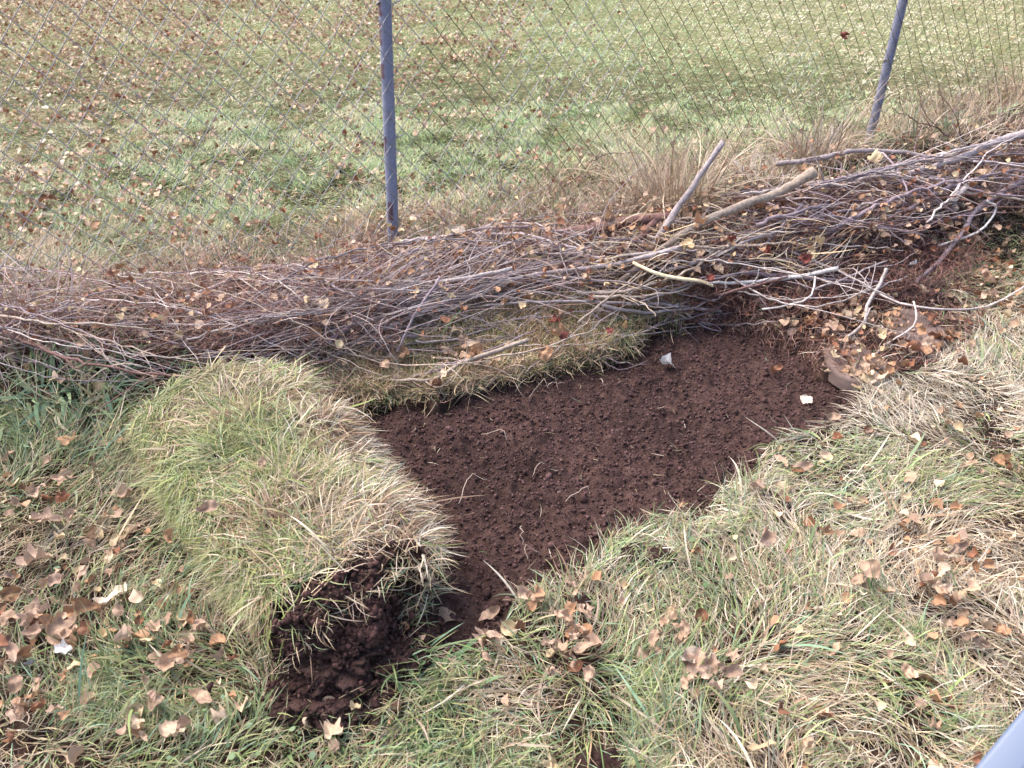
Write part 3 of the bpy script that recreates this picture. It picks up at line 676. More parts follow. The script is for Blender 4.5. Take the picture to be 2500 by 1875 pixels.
# green and straw turf edge behind the bed
def edge_grass():
    n = 21000
    u = rng.uniform(860, 1680, n); v = np.interp(u, [860, 1100, 1300, 1500, 1680], [910, 860, 820, 790, 760]) + rng.uniform(-70, 65, n)
    pts = np.array([P(a, b_, .03) for a, b_ in zip(u, v)]); x, y = pts[:, 0], pts[:, 1]
    s = lookup(SDR, x, y); k = (s > -.012) & (rng.random(n) < .4+fbm(x, y, .07, 801, 2)); x, y, s = x[k], y[k], s[k]; n = len(x)
    col, isg = blade_cols(np.full(n, .28)+(fbm(x, y, .08, 811)-.5), np.full(n, .45), n)
    return blades(np.stack([x, y, H(x, y)], -1), rng.uniform(0, 2*math.pi, n), rng.uniform(.4, 1.3, n), rng.uniform(.2, 1.4, n), rng.uniform(.018, .052, n), rng.uniform(.0009, .0021, n), 5, col*np.array([1.0, .90, .78])*rng.uniform(.6, 1.5, (n, 1)), rng.normal(0, .7, n), ground_push(rng.random(n)*.04), tip=rng.uniform(0, .7, n)*isg)
o = mesh_np('edge_grass', *edge_grass(), M_GRASS); tag(o, kind='stuff', label='straggly grass on the turf edge behind the bed')

# rough weeds along the foot of the fence
def weeds(n):
    k = rng.uniform(-1.7, 3.8, n); d = rng.normal(-.02, .11, n)
    x = A0[0]+FD[0]*k+FN[0]*d; y = A0[1]+FD[1]*k+FN[1]*d
    c_ = fbm(x, y, .12, 821, 2); q_ = rng.random(n) < sstep(.3, .65, c_)*.9+.1; x, y, k = x[q_], y[q_], k[q_]; n = len(x)
    tab = np.array(STRAW+PINK+[(.14, .2, .08), (.2, .24, .12), (.4, .38, .3)])
    L = rng.uniform(.05, .15, n)*np.interp(k, [-1.5, -.3, 0, .3, 1, 1.6, 1.98, 2.3, 3], [1.2, .9, .55, .9, 1.4, 1.2, .4, 1.3, 1.6])
    return blades(np.stack([x, y, H(x, y)], -1), rng.uniform(0, 2*math.pi, n), rng.uniform(.05, .7, n), rng.uniform(.3, 2.0, n), L, rng.uniform(.001, .0022, n), 6, pick(tab, n)*rng.uniform(.6, 1.15, (n, 1)), rng.normal(0, .8, n), ground_push(rng.random(n)*.03), thmax=2.3)
o = mesh_np('fence_weeds', *weeds(27000), M_STEM); tag(o, kind='stuff', label='dry brown weeds and grass along the foot of the fence')

# tussocks one can tell apart
def tussock(u, v, n, hgt, spread, tab, label, lean=0.0, thm=2.4, wide=.0026):
    n = int(n*1.15); wide *= 1.35
    c_ = PH(u, v, 0); base = c_.copy()
    x = c_[0]+np.clip(rng.normal(0, spread, n), -1.7*spread, 1.7*spread); y = c_[1]+np.clip(rng.normal(0, spread, n), -1.7*spread, 1.7*spread)
    ph = np.arctan2(y-c_[1], x-c_[0])+rng.normal(0, .7, n)
    th = np.clip(np.hypot(x-c_[0], y-c_[1])/spread*.17+np.abs(rng.normal(0, .28, n))+lean, 0, 1.3)
    p = np.stack([x, y, H(x, y)], -1)
    V, Q, T, C = blades(p, ph, th, rng.uniform(.1, 2.2, n)**1.5, hgt*rng.uniform(.4, 1.15, n), wide*rng.uniform(.4, 1.2, n), 7, pick(np.array(tab), n)*rng.uniform(.65, 1.2, (n, 1)), rng.normal(0, .8, n), thmax=thm)
    o = mesh_np('dry_grass_tuft', V-base, Q, T, C, M_GRASS); o.location = base
    return tag(o, label, 'grass tuft', 'tufts along the fence')
TANS = [(.48, .37, .25), (.40, .29, .20), (.54, .45, .34), (.30, .20, .15), (.36, .28, .2)]
GRN = [(.10, .17, .07), (.08, .15, .09), (.14, .2, .09), (.2, .22, .12)]
tussock(1640, 520, 480, .30, .05, TANS, 'tall tan dry grass tuft beside the leaning grey branch')
tussock(1545, 540, 260, .16, .05, TANS, 'low pinkish dry grass tuft left of the tall tan one')
tussock(1450, 575, 150, .13, .06, TANS+[(.2, .13, .11)], 'loose brown weedy tuft between the dark log end and the tall tan tuft')
tussock(1850, 455, 150, .15, .06, TANS+[(.2, .13, .11), (.4, .36, .34)], 'ragged grey brown tuft behind the tip of the sawn branch')
tussock(2440, 320, 150, .14, .07, TANS+[(.2, .13, .11)], 'ragged brown tuft behind the pile near the right edge')
tussock(1725, 510, 160, .10, .035, GRN, 'small dark green grass tuft behind the sawn branch', wide=.004)
tussock(1985, 405, 320, .30, .055, TANS+[(.4, .36, .34)], 'hazy grey seeded grass tuft left of the second post')
tussock(2065, 385, 120, .08, .04, TANS, 'low dry grass tuft at the left foot of the second post')
tussock(2230, 355, 220, .16, .05, TANS+GRN, 'mixed dry grass tuft right of the second post')
tussock(2330, 345, 140, .14, .05, TANS, 'dry grass tuft behind the arched branch at upper right')
tussock(20, 830, 300, .2, .06, [(.36, .28, .28), (.28, .2, .2), (.4, .33, .3)], 'grey brown weedy tuft at the left edge of the photo by the fence')
tussock(945, 612, 130, .09, .035, [(.26, .17, .15), (.34, .22, .19), (.18, .11, .1)], 'reddish brown weedy tuft hugging the foot of the first post')
tussock(860, 600, 150, .1, .04, TANS+[(.3, .2, .2)], 'small brown tuft at the left foot of the first post')
tussock(560, 680, 170, .1, .05, GRN+TANS, 'dusky green tuft at the fence line left of the first post')
tussock(1130, 560, 260, .11, .08, [(.3, .2, .17), (.24, .15, .13), (.36, .27, .2)], 'low reddish brown weedy tuft right of the first post')
tussock(1330, 510, 200, .12, .08, [(.3, .2, .17), (.24, .15, .13), (.36, .27, .2), (.2, .18, .1)], 'sprawling brown weedy tuft midway between the posts')
tussock(240, 960, 120, .12, .04, [(.10, .17, .11), (.14, .22, .14), (.11, .17, .09), (.3, .28, .18)], 'broad bladed dark green tuft between turf roll and brush pile', lean=.5, wide=.007)
tussock(100, 960, 160, .12, .06, [(.10, .17, .09), (.14, .22, .12), (.18, .25, .12), (.35, .3, .2)], 'lush green tuft near the left edge of the photo', lean=.6, wide=.006)
tussock(1110, 1750, 90, .075, .04, [(.12, .24, .08), (.16, .28, .12)], 'bright green broad bladed tuft below the turf roll', lean=.7, wide=.0055)

# dark weed stems
for i, (pts, lab) in enumerate([
 ([(1225, 520, 0), (1222, 440, .05), (1212, 360, .1), (1204, 305, .15)], 'upright dark weed stem right of the first post'),
 ([(1370, 520, .0), (1400, 440, .06), (1470, 375, .12), (1560, 375, .12)], 'arched thorny weed stem midway between the posts'),
 ([(1330, 500, .0), (1345, 420, .06), (1300, 370, .1), (1285, 330, .13)], 'forked dark weed stem left of the arched one'),
 ([(2272, 385, .05), (2275, 310, .1), (2262, 270, .13), (2240, 215, .16)], 'bent dark stem standing just right of the second post'),
 ([(2350, 345, .05), (2340, 300, .1), (2320, 260, .13), (2285, 220, .16)], 'dark stem leaning left near the upper right pile'),
 ([(2330, 345, .06), (2290, 315, .1), (2230, 295, .12), (2178, 262, .15)], 'long dark stem slanting down right from the second post'),
 ([(2350, 200, .02), (2370, 140, .08), (2380, 110, .12), (2350, 145, .1)], 'dark hooked stem on the lawn behind the fence at upper right'),
 ([(1900, 400, .05), (1960, 385, .08), (2030, 395, .09)], 'thin dark stem behind the arched branch'),
 ([(1840, 450, .03), (1800, 400, .08), (1780, 340, .14)], 'pale dry stem rising left of the arched branch')]):
    branch('weed_stem', pts, .0024, .0009, 'dark' if i < 8 else 'tan', lab, 'weed stem', 'weed stems along the fence', shoots=3 if i in (1, 2, 4) else 1, seed=300+i, wob=.006)

# ------------------------------------------------------------------ chain-link fence
def metal_mat(name, c, rust, rough, metal, rthr, sc=14, streak=(1, 1, .25)):
    m, t, n, b = new_mat(name)
    tc = n.new('ShaderNodeTexCoord'); mp = n.new('ShaderNodeMapping'); mp.inputs['Scale'].default_value = streak
    t.links.new(tc.outputs['Object'], mp.inputs[0])
    no = n.new('ShaderNodeTexNoise'); no.inputs['Scale'].default_value = sc; no.inputs['Detail'].default_value = 5
    t.links.new(mp.outputs[0], no.inputs['Vector'])
    r = ramp(n, [(rthr, (0, 0, 0)), (rthr+.05, (1, 1, 1))]); t.links.new(no.outputs['Fac'], r.inputs[0])
    n2 = n.new('ShaderNodeTexNoise'); n2.inputs['Scale'].default_value = 160; t.links.new(tc.outputs['Object'], n2.inputs['Vector'])
    r2 = ramp(n, [(.3, tuple(x*.8 for x in c)), (.7, tuple(min(1, x*1.2) for x in c))]); t.links.new(n2.outputs['Fac'], r2.inputs[0])
    mx = n.new('ShaderNodeMix'); mx.data_type = 'RGBA'
    t.links.new(r.outputs[0], mx.inputs[0]); t.links.new(r2.outputs[0], mx.inputs[6]); mx.inputs[7].default_value = (*rust, 1)
    t.links.new(mx.outputs[2], b.inputs['Base Color'])
    b.inputs['Roughness'].default_value = rough; b.inputs['Metallic'].default_value = metal
    return m
M_POST = metal_mat('weathered_galvanised', (.20, .21, .30), (.13, .022, .018), .65, .1, .70, 9)
M_WIRE = metal_mat('galvanised_wire', (.30, .30, .32), (.065, .055, .035), .5, .3, .5, 2.2, (1, 1, 1))
_n = M_WIRE.node_tree.nodes; _t = M_WIRE.node_tree      # darker and browner towards the right
_tc = _n.new('ShaderNodeTexCoord'); _sx = _n.new('ShaderNodeSeparateXYZ'); _t.links.new(_tc.outputs['Object'], _sx.inputs[0])
_mr = _n.new('ShaderNodeMapRange'); _mr.inputs[1].default_value = -.5; _mr.inputs[2].default_value = .8; _mr.inputs[3].default_value = -.14; _mr.inputs[4].default_value = .16
_t.links.new(_sx.outputs['X'], _mr.inputs[0])
_r = [x for x in _n if x.type == 'VALTORGB' and not x.inputs[0].links[0].from_node.inputs['Scale'].default_value == 160][0]
_src = _r.inputs[0].links[0].from_socket; _ad = _n.new('ShaderNodeMath'); _ad.operation = 'ADD'
_t.links.new(_src, _ad.inputs[0]); _t.links.new(_mr.outputs[0], _ad.inputs[1]); _t.links.new(_ad.outputs[0], _r.inputs[0])
M_RPOST = tint_mat('rust_streaked_steel', .65, .3, .12, 160)
fence = empty('chain_link_fence', (A0[0], A0[1], 0))
tag(fence, 'rusty chain link fence on thin grey steel posts behind the brush pile', 'fence')
def fpt(k, z, d=0.0): return np.array([FD[0]*k+FN[0]*d, FD[1]*k+FN[1]*d, z])
FH = 1.22
rp = .0160
def post(k, rust_label, lean=0):
    path = np.array([fpt(k+lean*z, z, -rp-.004) for z in np.linspace(-.1, FH+.02, 24)])
    if lean:
        path = np.array([fpt(k+lean*z, z, -rp-.004) for z in np.linspace(-.1, FH+.02, 260)])
    V, Q, T = tube(path, rp, 32)
    if lean:      # rust streaks along one side
        C = np.repeat(np.array([(.225, .24, .33)]), len(V), 0)*(1+.25*(fbm(V[:, 0]*40+V[:, 1]*31, V[:, 2]*9, .35, 931)-.5))[:, None]
        cx_ = np.interp(V[:, 2], path[:, 2], path[:, 0]); side = (V[:, 0]-cx_)/rp
        zz = lambda v_: CAMH-2.09*(SP+(v_-937.5)/F*CP)/(CP-(v_-937.5)/F*SP)
        rust = np.zeros(len(V))
        for va, vb, s0, s1 in ((-40, 42, -1.1, -.5), (62, 118, -1.1, -.62), (160, 196, -.95, -.3), (340, 384, -.85, -.45), (500, 545, -.6, .2)):
            e = (fbm(V[:, 2]*90, side*2, .8, 941)-.5)*.5; za, zb = zz(va), zz(vb)
            rust = np.maximum(rust, (V[:, 2] < za)*(V[:, 2] > zb)*(side > s0)*(side+e < s1))
        rust = rust*(.55+.45*fbm(V[:, 2]*60, side*3+V[:, 2]*25, .6, 951))
        C = C*(1-rust[:, None])+np.array([.11, .030, .026])*rust[:, None]
        o = mesh_np('post', V, Q, T, C, M_RPOST, parent=fence, smooth=True)
    else: o = mesh_np('post', V, Q, T, mat=M_POST, parent=fence, smooth=True)
    if rust_label: o['label'] = rust_label
    # tie wires
    for z in (.30, .62, .95):
        a_ = np.linspace(-math.pi*.15, math.pi*1.15, 14)
        c0 = fpt(k+lean*z, z, -rp-.004)
        pa = np.array([c0 + np.array([*(FD*math.cos(t_)*(rp+.002)), 0]) - np.array([*(FN*math.sin(t_)*(rp+.002)), 0]) + np.array([0, 0, .006*math.sin(t_*2)]) for t_ in a_])
        pa = np.concatenate([[pa[0]+np.array([*(FD*.02+FN*.012), .012])], pa, [pa[-1]+np.array([*(-FD*.014+FN*.012), -.004])]])
        v, q_, t_ = tube(pa, .0016, 6)
        mesh_np('tie_wire', v, q_, t_, mat=M_WIRE, parent=fence, smooth=True)
for j, lab in ((-1, None), (0, 'blue grey post with dark rust streaks'), (1, 'leaning looking blue grey post at the right'), (2, None), (3, None)):
    post(j*FLEN, lab, .05 if j == 0 else 0)
Vr, Qr, Tr = tube(np.array([fpt(k, FH+.02, -rp-.004) for k in np.linspace(-2.1, 6.1, 30)]), .017, 16)
mesh_np('top_rail', Vr, Qr, Tr, mat=M_POST, parent=fence, smooth=True)
MH, MV = .0595, .0725
VV, QQ, TTt = [], [], []; off = 0
k0, k1 = -2.1, 6.0
ns_ = int((k1-k0)/(MH/2)); nz = int((FH-.02)/(MV/2))
for s in range(ns_):
    kb = k0+s*MH/2; pts = []
    sag = lambda k_, z_: .012*math.sin(k_*2.1+z_*3)+.006*math.sin(k_*5.3+1)
    for i in range(nz+1):
        side = (i+s) % 2; z = .03+i*MV/2
        kk = kb+side*MH/2
        hook = .0022 if side else -.0022
        bulge = sag(kk, z)*(0.6 if abs((kk/FLEN) % 1-.5) < .45 else 0)
        shift = .012*math.sin(kk*1.7)*.4
        dsh = -1 if side else 1
        for dz, dd in ((-.0035, -1), (0, 0), (.0035, 1)):
            pts.append(fpt(kk + (0 if dd == 0 else dsh*.0022) + shift, z+dz+.006*math.sin(kk*3.1), bulge+hook*dd*.8+ (.0018 if dd == 0 else 0)))
    v, q_, t_ = tube(np.array(pts), .00102, 4, off); VV.append(v); QQ.append(q_); TTt.append(t_); off += len(v)
mesh_np('wire_mesh', np.concatenate(VV), np.concatenate(QQ), np.concatenate(TTt), mat=M_WIRE, parent=fence)

# ------------------------------------------------------------------ leaves
LCOL = {'tan': (.44, .30, .21), 'orange': (.41, .24, .14), 'pink': (.45, .315, .235), 'pale': (.66, .50, .36), 'brown': (.26, .12, .07), 'red': (.17, .045, .035), 'white': (.64, .62, .60), 'straw': (.58, .45, .28), 'cream': (.60, .50, .40)}
def leaf_outline(kind, th, rg):
    if kind == 'maple':
        r = .62+.38*np.abs(np.cos(2.5*th))**1.6 - .10*np.abs(np.sin(7.5*th))
        r *= np.where(np.abs(np.angle(np.exp(1j*(th-math.pi)))) < .25, .55, 1)
    elif kind == 'ovate':
        r = 1/np.sqrt((np.cos(th)/1.0)**2+(np.sin(th)/.52)**2); r = r*(1+.04*np.sin(13*th)); r *= np.where(np.abs(th) < .25, 1.1, 1)
    elif kind == 'heart':
        r = .78+.14*np.cos(th)-.12*np.exp(-((np.abs(th)-math.pi)/.25)**2)+.16*np.exp(-(th/.3)**2)+.03*np.sin(17*th)
    else:
        r = .6+.3*vn(th*1.6+9, th*0+rg.integers(99), 7)+.12*vn(th*5, th*0+rg.integers(99), 8)
    return r
def leaf_verts(kind, seed, rings=5, na=28):
    rg = np.random.default_rng(seed)
    th = np.linspace(-math.pi, math.pi, na, endpoint=False)
    r = leaf_outline(kind, th, rg)*(1+rg.uniform(-.10, .10, na))
    rho = np.linspace(0, 1, rings+1)[1:]
    x = rho[:, None]*r[None]*np.cos(th)[None]; y = rho[:, None]*r[None]*np.sin(th)[None]
    x = np.concatenate([[0], x.ravel()]); y = np.concatenate([[0], y.ravel()])
    fold = rg.uniform(-.1, .55); cx_ = rg.uniform(-.25, .75); cy_ = rg.uniform(-.3, .7); tw = rg.uniform(-.5, .5)
    z = fold*np.abs(y)+cx_*x*x*.6+cy_*y*y*.7+tw*x*y + .16*np.sin(x*rg.uniform(3, 6)+rg.uniform(0, 6))*np.sin(y*rg.uniform(3, 6)+rg.uniform(0, 6))
    # curl the rim over
    cu = rg.uniform(0, .9); m = np.hypot(x, y); z = z + cu*np.maximum(0, m-.55)**1.5
    z = z*1.35; sh = 1-.4*np.clip(np.abs(z), 0, .9)
    V = np.stack([x*sh, y*sh, z], -1)
    T = [(0, 1+k_, 1+(k_+1) % na) for k_ in range(na)]; Q = []
    for ri in range(rings-1):
        for k_ in range(na):
            a_ = 1+ri*na+k_; b_ = 1+ri*na+(k_+1) % na
            Q.append((a_, a_+na, b_+na, b_))
    vein = np.minimum(np.abs(y), 1)  # paler midrib
    return V, np.array(Q), np.array(T), vein
def leaf_mesh(kind, colr, seed):
    rg = np.random.default_rng(seed+5)
    V, Q, T, vein = leaf_verts(kind, seed)
    C = np.repeat(np.array(LCOL[colr])[None], len(V), 0)*rg.uniform(.85, 1.15, (len(V), 1))
    C = C*(1+.22*(vein < .05))[:, None]
    C = C*(1-.25*rg.random()*np.clip(np.hypot(V[:, 0], V[:, 1])-.5, 0, 1)[:, None])
    # stalk
    if kind != 'scrap':
        sp = np.array([(-.5, 0, 0), (-.8, .02, .02), (-1.15, .08, .08)]); sv, sq, st = tube(sp+np.array([0, 0, V[:, 2].min()*0]), [.03, .025, .02], 4, len(V))
        V = np.concatenate([V, sv]); Q = np.concatenate([Q, sq]); T = np.concatenate([T, st]); C = np.concatenate([C, np.repeat(np.array(LCOL[colr])[None]*.8, len(sv), 0)])
    return mesh_np('leaf', V, Q, T, C, M_LEAF, smooth=True, link=False)
PROTO = {}
def proto(kind, colr):
    k = (kind, colr); L = PROTO.setdefault(k, [])
    if len(L) < 4: L.append(leaf_mesh(kind, colr, 40+len(L)*17+hash_s(kind+colr))); return L[-1]
    return L[rng.integers(4)]
def hash_s(s): return sum(ord(c_)*(i+3) for i, c_ in enumerate(s)) % 900
def leaf(u, v, px, kind, colr, label, off=.022, tilt=.45, group=None):
    p = PH(u, v, off); _, _, zc = proj(*p)
    s_ = P(u, v, p[2]); inb = float(lookup(SDR, p[0], p[1])) < -.01
    if inb:
        p = P(u, v, -.01); _, _, zc = proj(*p)
    o = link_mesh('fallen_leaf', proto(kind, colr)); sz = px*.5*zc/F
    o.location = p; o.scale = (sz, sz*random.uniform(.8, 1.1), sz*random.uniform(.7, 1.2))
    o.rotation_euler = (random.gauss(0, tilt), random.gauss(0, tilt), random.uniform(0, 6.28))
    return tag(o, label, 'leaf', group)
# leaves one can point to
SINGLE = [
 (1118, 565, 62, 'heart', 'cream', 'large pale cream leaf on the twig bundle right of the first post', .07, .25),
 (155, 1590, 58, 'maple', 'white', 'white and maroon jagged leaf near the lower left corner', .03, .3),
 (75, 1620, 36, 'maple', 'white', 'small white leaf left of the white and maroon one', .03, .3),
 (1627, 888, 50, 'scrap', 'white', 'white curled leaf scrap on the bare soil', 0, .5),
 (1968, 975, 34, 'scrap', 'cream', 'small cream leaf scrap on the right of the bare soil', 0, .5),
 (165, 1075, 60, 'maple', 'orange', 'lobed orange brown leaf on green grass left of the turf roll', .04, .2),
 (110, 1275, 82, 'maple', 'pink', 'pinkish tan leaf on the grass at left below the lush green tuft', .03, .3),
 (600, 1340, 40, 'ovate', 'tan', 'narrow leaf', .03, .4),
 (510, 1240, 62, 'ovate', 'pink', 'narrow pinkish leaf stuck upright in the grass of the turf roll', .19, .6),
 (640, 1130, 34, 'ovate', 'tan', 'small tan leaf caught in the straw on the crown of the turf roll', .15, .6),
 (410, 1310, 40, 'ovate', 'orange', 'narrow orange leaf low on the green side of the turf roll', .08, .6),
 (85, 1370, 84, 'maple', 'pink', 'broad pink tan leaf over the leaf heap at the left edge', .03, .25),
 (200, 1480, 70, 'ovate', 'orange', 'upright orange leaf above the white and maroon one', .04, .5),
 (150, 1540, 90, 'maple', 'tan', 'long frilled tan leaf lying across the left leaf heap', .035, .3),
 (275, 1455, 80, 'ovate', 'cream', 'pale cream curled leaf in the grass left of the turf roll end', .03, .4),
 (300, 1560, 85, 'ovate', 'pink', 'rolled pink brown leaf right of the left leaf heap', .03, .3),
 (1090, 1505, 75, 'ovate', 'tan', 'tapering tan leaf at the corner between turf roll and bed', .03, .3) ,
 (1195, 1500, 60, 'ovate', 'tan', 'narrow tan leaf lying on the grass at the lower tip of the bed', .03, .2),
 (1310, 1460, 50, 'heart', 'tan', 'tan leaf standing in the grass at the lower edge of the bed', .03, .5),
 (1870, 1320, 58, 'heart', 'pink', 'single round pinkish leaf on pale grass right of the bed', .045, .15),
 (2122, 1395, 62, 'heart', 'tan', 'single broad tan leaf on the grass at right', .045, .15),
 (1700, 1610, 85, 'heart', 'pink', 'long pink tan leaf in the leaf ring right of centre foreground', .035, .25),
 (1795, 1640, 55, 'heart', 'pink', 'fan shaped pink leaf at the right of the leaf ring', .035, .3),
 (1680, 1605, 60, 'ovate', 'cream', 'cream curled leaf at the top of the leaf ring', .04, .3),
 (1845, 1185, 48, 'heart', 'pink', 'dull pink leaf on the straw beside the right bed edge', .035, .2),
 (1960, 1140, 52, 'ovate', 'pink', 'rosy leaf on pale straw right of the bed', .035, .2),
 (2210, 1215, 28, 'ovate', 'straw', 'small yellow leaf on the green grass at right', .04, .2),
 (2015, 1300, 48, 'maple', 'orange', 'curled orange leaf on the grass at right of centre', .035, .4),
 (810, 1790, 75, 'maple', 'pale', 'big pale curled leaf below the turf roll near the bottom edge', .035, .4),
 (745, 1770, 40, 'ovate', 'pale', 'pale scrap beside the big pale curled leaf', .03, .4),
 (1750, 1710, 60, 'ovate', 'brown', 'dull leaf', .03, .3),
 (1865, 1640, 38, 'ovate', 'pale', 'small pale leaf right of the leaf ring', .03, .3),
 (1860, 1830, 70, 'ovate', 'straw', 'long curled yellow tan leaf near the bottom edge right of centre', .03, .3),
 (1345, 1875, 60, 'maple', 'straw', 'yellowish leaf at the bottom edge of the photo', .03, .3),
 (2000, 590, 42, 'ovate', 'straw', 'crumpled yellow leaf hanging from the stems of the pile', .12, .9),
 (1980, 620, 34, 'ovate', 'straw', 'second crumpled yellow leaf under the first on the pile', .11, .9),
 (1675, 605, 60, 'ovate', 'straw', 'narrow yellow leaf on end of the long slim branch', .1, .6),
 (2230, 645, 26, 'heart', 'white', 'tiny white leaf at the dark right front of the pile', .06, .7),
 (2250, 705, 34, 'heart', 'pale', 'greyish round leaf at the dark right front of the pile', .04, .6),
 (2130, 395, 40, 'maple', 'straw', 'yellow leaf on the twigs below the second post', .1, .3),
 (1965, 415, 50, 'maple', 'orange', 'orange leaf on the arched branch', .09, .4),
 (850, 610, 62, 'maple', 'orange', 'bright orange folded leaf at the left foot of the first post', .05, .5),
 (825, 625, 46, 'ovate', 'orange', 'smaller orange leaf under the bright folded one at the post', .03, .5),
 (805, 690, 36, 'heart', 'tan', 'pale tan leaf on the reddish litter left of the twig bundle', .06, .3),
 (1490, 545, 45, 'ovate', 'pink', 'pale pink curled leaf beside the dark log end', .07, .4),
 (1665, 1230, 26, 'maple', 'orange', 'small orange leaf on the right cut edge of the bed', .02, .4),
 (2060, 85, 30, 'maple', 'red', 'dark red leaf caught in the fence wire at the top', .25, 1.2),
 (1035, 1040, 22, 'scrap', 'tan', 'tiny tan scrap on the soil nearest the turf roll top', 0, .3),
 (1057, 1098, 18, 'scrap', 'pink', 'tiny pink scrap on the soil beside the turf roll', 0, .3),
 (1895, 905, 42, 'ovate', 'brown', 'dull brown curled leaf on the upper right soil', 0, .3),
 (2165, 1440, 40, 'ovate', 'tan', 'small tan leaf under the single broad tan leaf', .02, .3),
 (2390, 420, 40, 'ovate', 'tan', 'tan leaf on the upper right pile', .1, .3),
 (490, 1700, 60, 'ovate', 'tan', 'pointed tan leaf standing in the grass below the turf roll end', .03, .6),
]
for s_ in SINGLE:
    if s_[5] in ('narrow leaf', 'dull leaf'): continue
    leaf(s_[0], s_[1], s_[2]*1.12, s_[3], s_[4], s_[5], s_[6], s_[7], 'fallen leaves')
# heaps of like leaves
HEAP = [
 (32, 90, 1530, 120, 140, 56, ('tan', 'pink', 'orange', 'brown'), 'dry tan leaf in the heap at the left edge of the photo', .03),
 (18, 60, 1700, 90, 80, 56, ('tan', 'orange', 'pink', 'brown'), 'dry leaf in the heap near the lower left corner', .03),
 (22, 430, 1590, 150, 90, 52, ('tan', 'pink', 'brown', 'orange'), 'dry leaf strewn left of the open end of the turf roll', .025),
 (12, 400, 1740, 160, 70, 52, ('tan', 'pale', 'pink'), 'dry leaf on the grass below left of the turf roll', .025),
 (10, 120, 1170, 90, 90, 46, ('pink', 'tan', 'brown'), 'dry leaf on the green grass left of the turf roll', .035),
 (9, 1175, 1580, 45, 55, 44, ('tan', 'pink', 'orange'), 'dry tan leaf in the small heap below the bed corner', .03),
 (34, 1385, 1545, 42, 95, 48, ('tan', 'orange', 'pink', 'tan'), 'orange tan leaf in the long heap below the bed', .035),
 (14, 1640, 1540, 50, 45, 46, ('pink', 'tan', 'tan'), 'dull pink leaf in the group above the leaf ring', .03),
 (12, 1740, 1635, 60, 45, 48, ('pink', 'tan'), 'pink tan leaf in the ring of leaves right of centre foreground', .03),
 (20, 2290, 1390, 65, 95, 46, ('tan', 'orange', 'brown', 'pink', 'pale'), 'dry leaf in the long heap on the grass at right', .03),
 (10, 2410, 1530, 60, 45, 48, ('tan', 'pink', 'orange'), 'dry leaf in the small heap near the right edge', .03),
 (8, 2380, 1160, 80, 90, 38, ('tan', 'brown', 'pale'), 'dry leaf scattered on straw near the right edge', .025),
 (8, 2150, 1650, 190, 120, 42, ('pink', 'tan', 'pale'), 'dry leaf sunk in the grass at the lower right', .015),
 (30, 2090, 900, 90, 42, 44, ('orange', 'tan', 'pale', 'tan', 'brown'), 'tan leaf among those drifted on the corner of the bed', .02),
 (24, 2260, 830, 80, 45, 42, ('orange', 'tan', 'brown', 'pink'), 'brown leaf drifted around the flat brown stone', .02),
 (20, 2050, 790, 120, 35, 34, ('brown', 'tan', 'pink', 'orange'), 'dull brown leaf on bare ground in front of the pile', .02),
 (14, 2430, 640, 60, 60, 42, ('orange', 'tan', 'brown', 'pale'), 'orange leaf on the grass right of the pile', .02),
 (26, 1150, 860, 170, 60, 44, ('orange', 'tan', 'pink', 'pale'), 'orange tan leaf on the turf edge behind the bed', .04),
 (12, 1400, 790, 120, 45, 40, ('tan', 'orange', 'red'), 'leaf lying on the grassy edge under the level stick', .04),
 (12, 760, 780, 70, 70, 38, ('orange', 'tan', 'pale'), 'orange leaf on the reddish litter behind the turf roll', .06),
 (20, 1830, 620, 230, 75, 36, ('straw', 'tan', 'orange', 'pale', 'red'), 'crumpled leaf caught in the middle of the brush pile', .1),
 (10, 1250, 560, 180, 50, 38, ('orange', 'tan', 'pale'), 'orange leaf on the brush between the two posts', .05),
]
nh = 0
for (cnt, cu, cv, su, sv, px, cs_, lab, off) in HEAP:
    cnt = max(3, int(cnt*.68)); px *= .94; off += .008*(px > 45)
    for _ in range(cnt):
        u = cu+random.gauss(0, .55)*su; v = min(1900, cv+random.gauss(0, .55)*sv)
        leaf(u, v, px*random.uniform(.65, 1.35), random.choice(['maple', 'ovate', 'heart', 'scrap', 'ovate']), random.choice(cs_), lab, off*random.uniform(.7, 1.5), .5, 'fallen leaves'); nh += 1
print('leaf things', nh+len(SINGLE), 'twigs', ti)

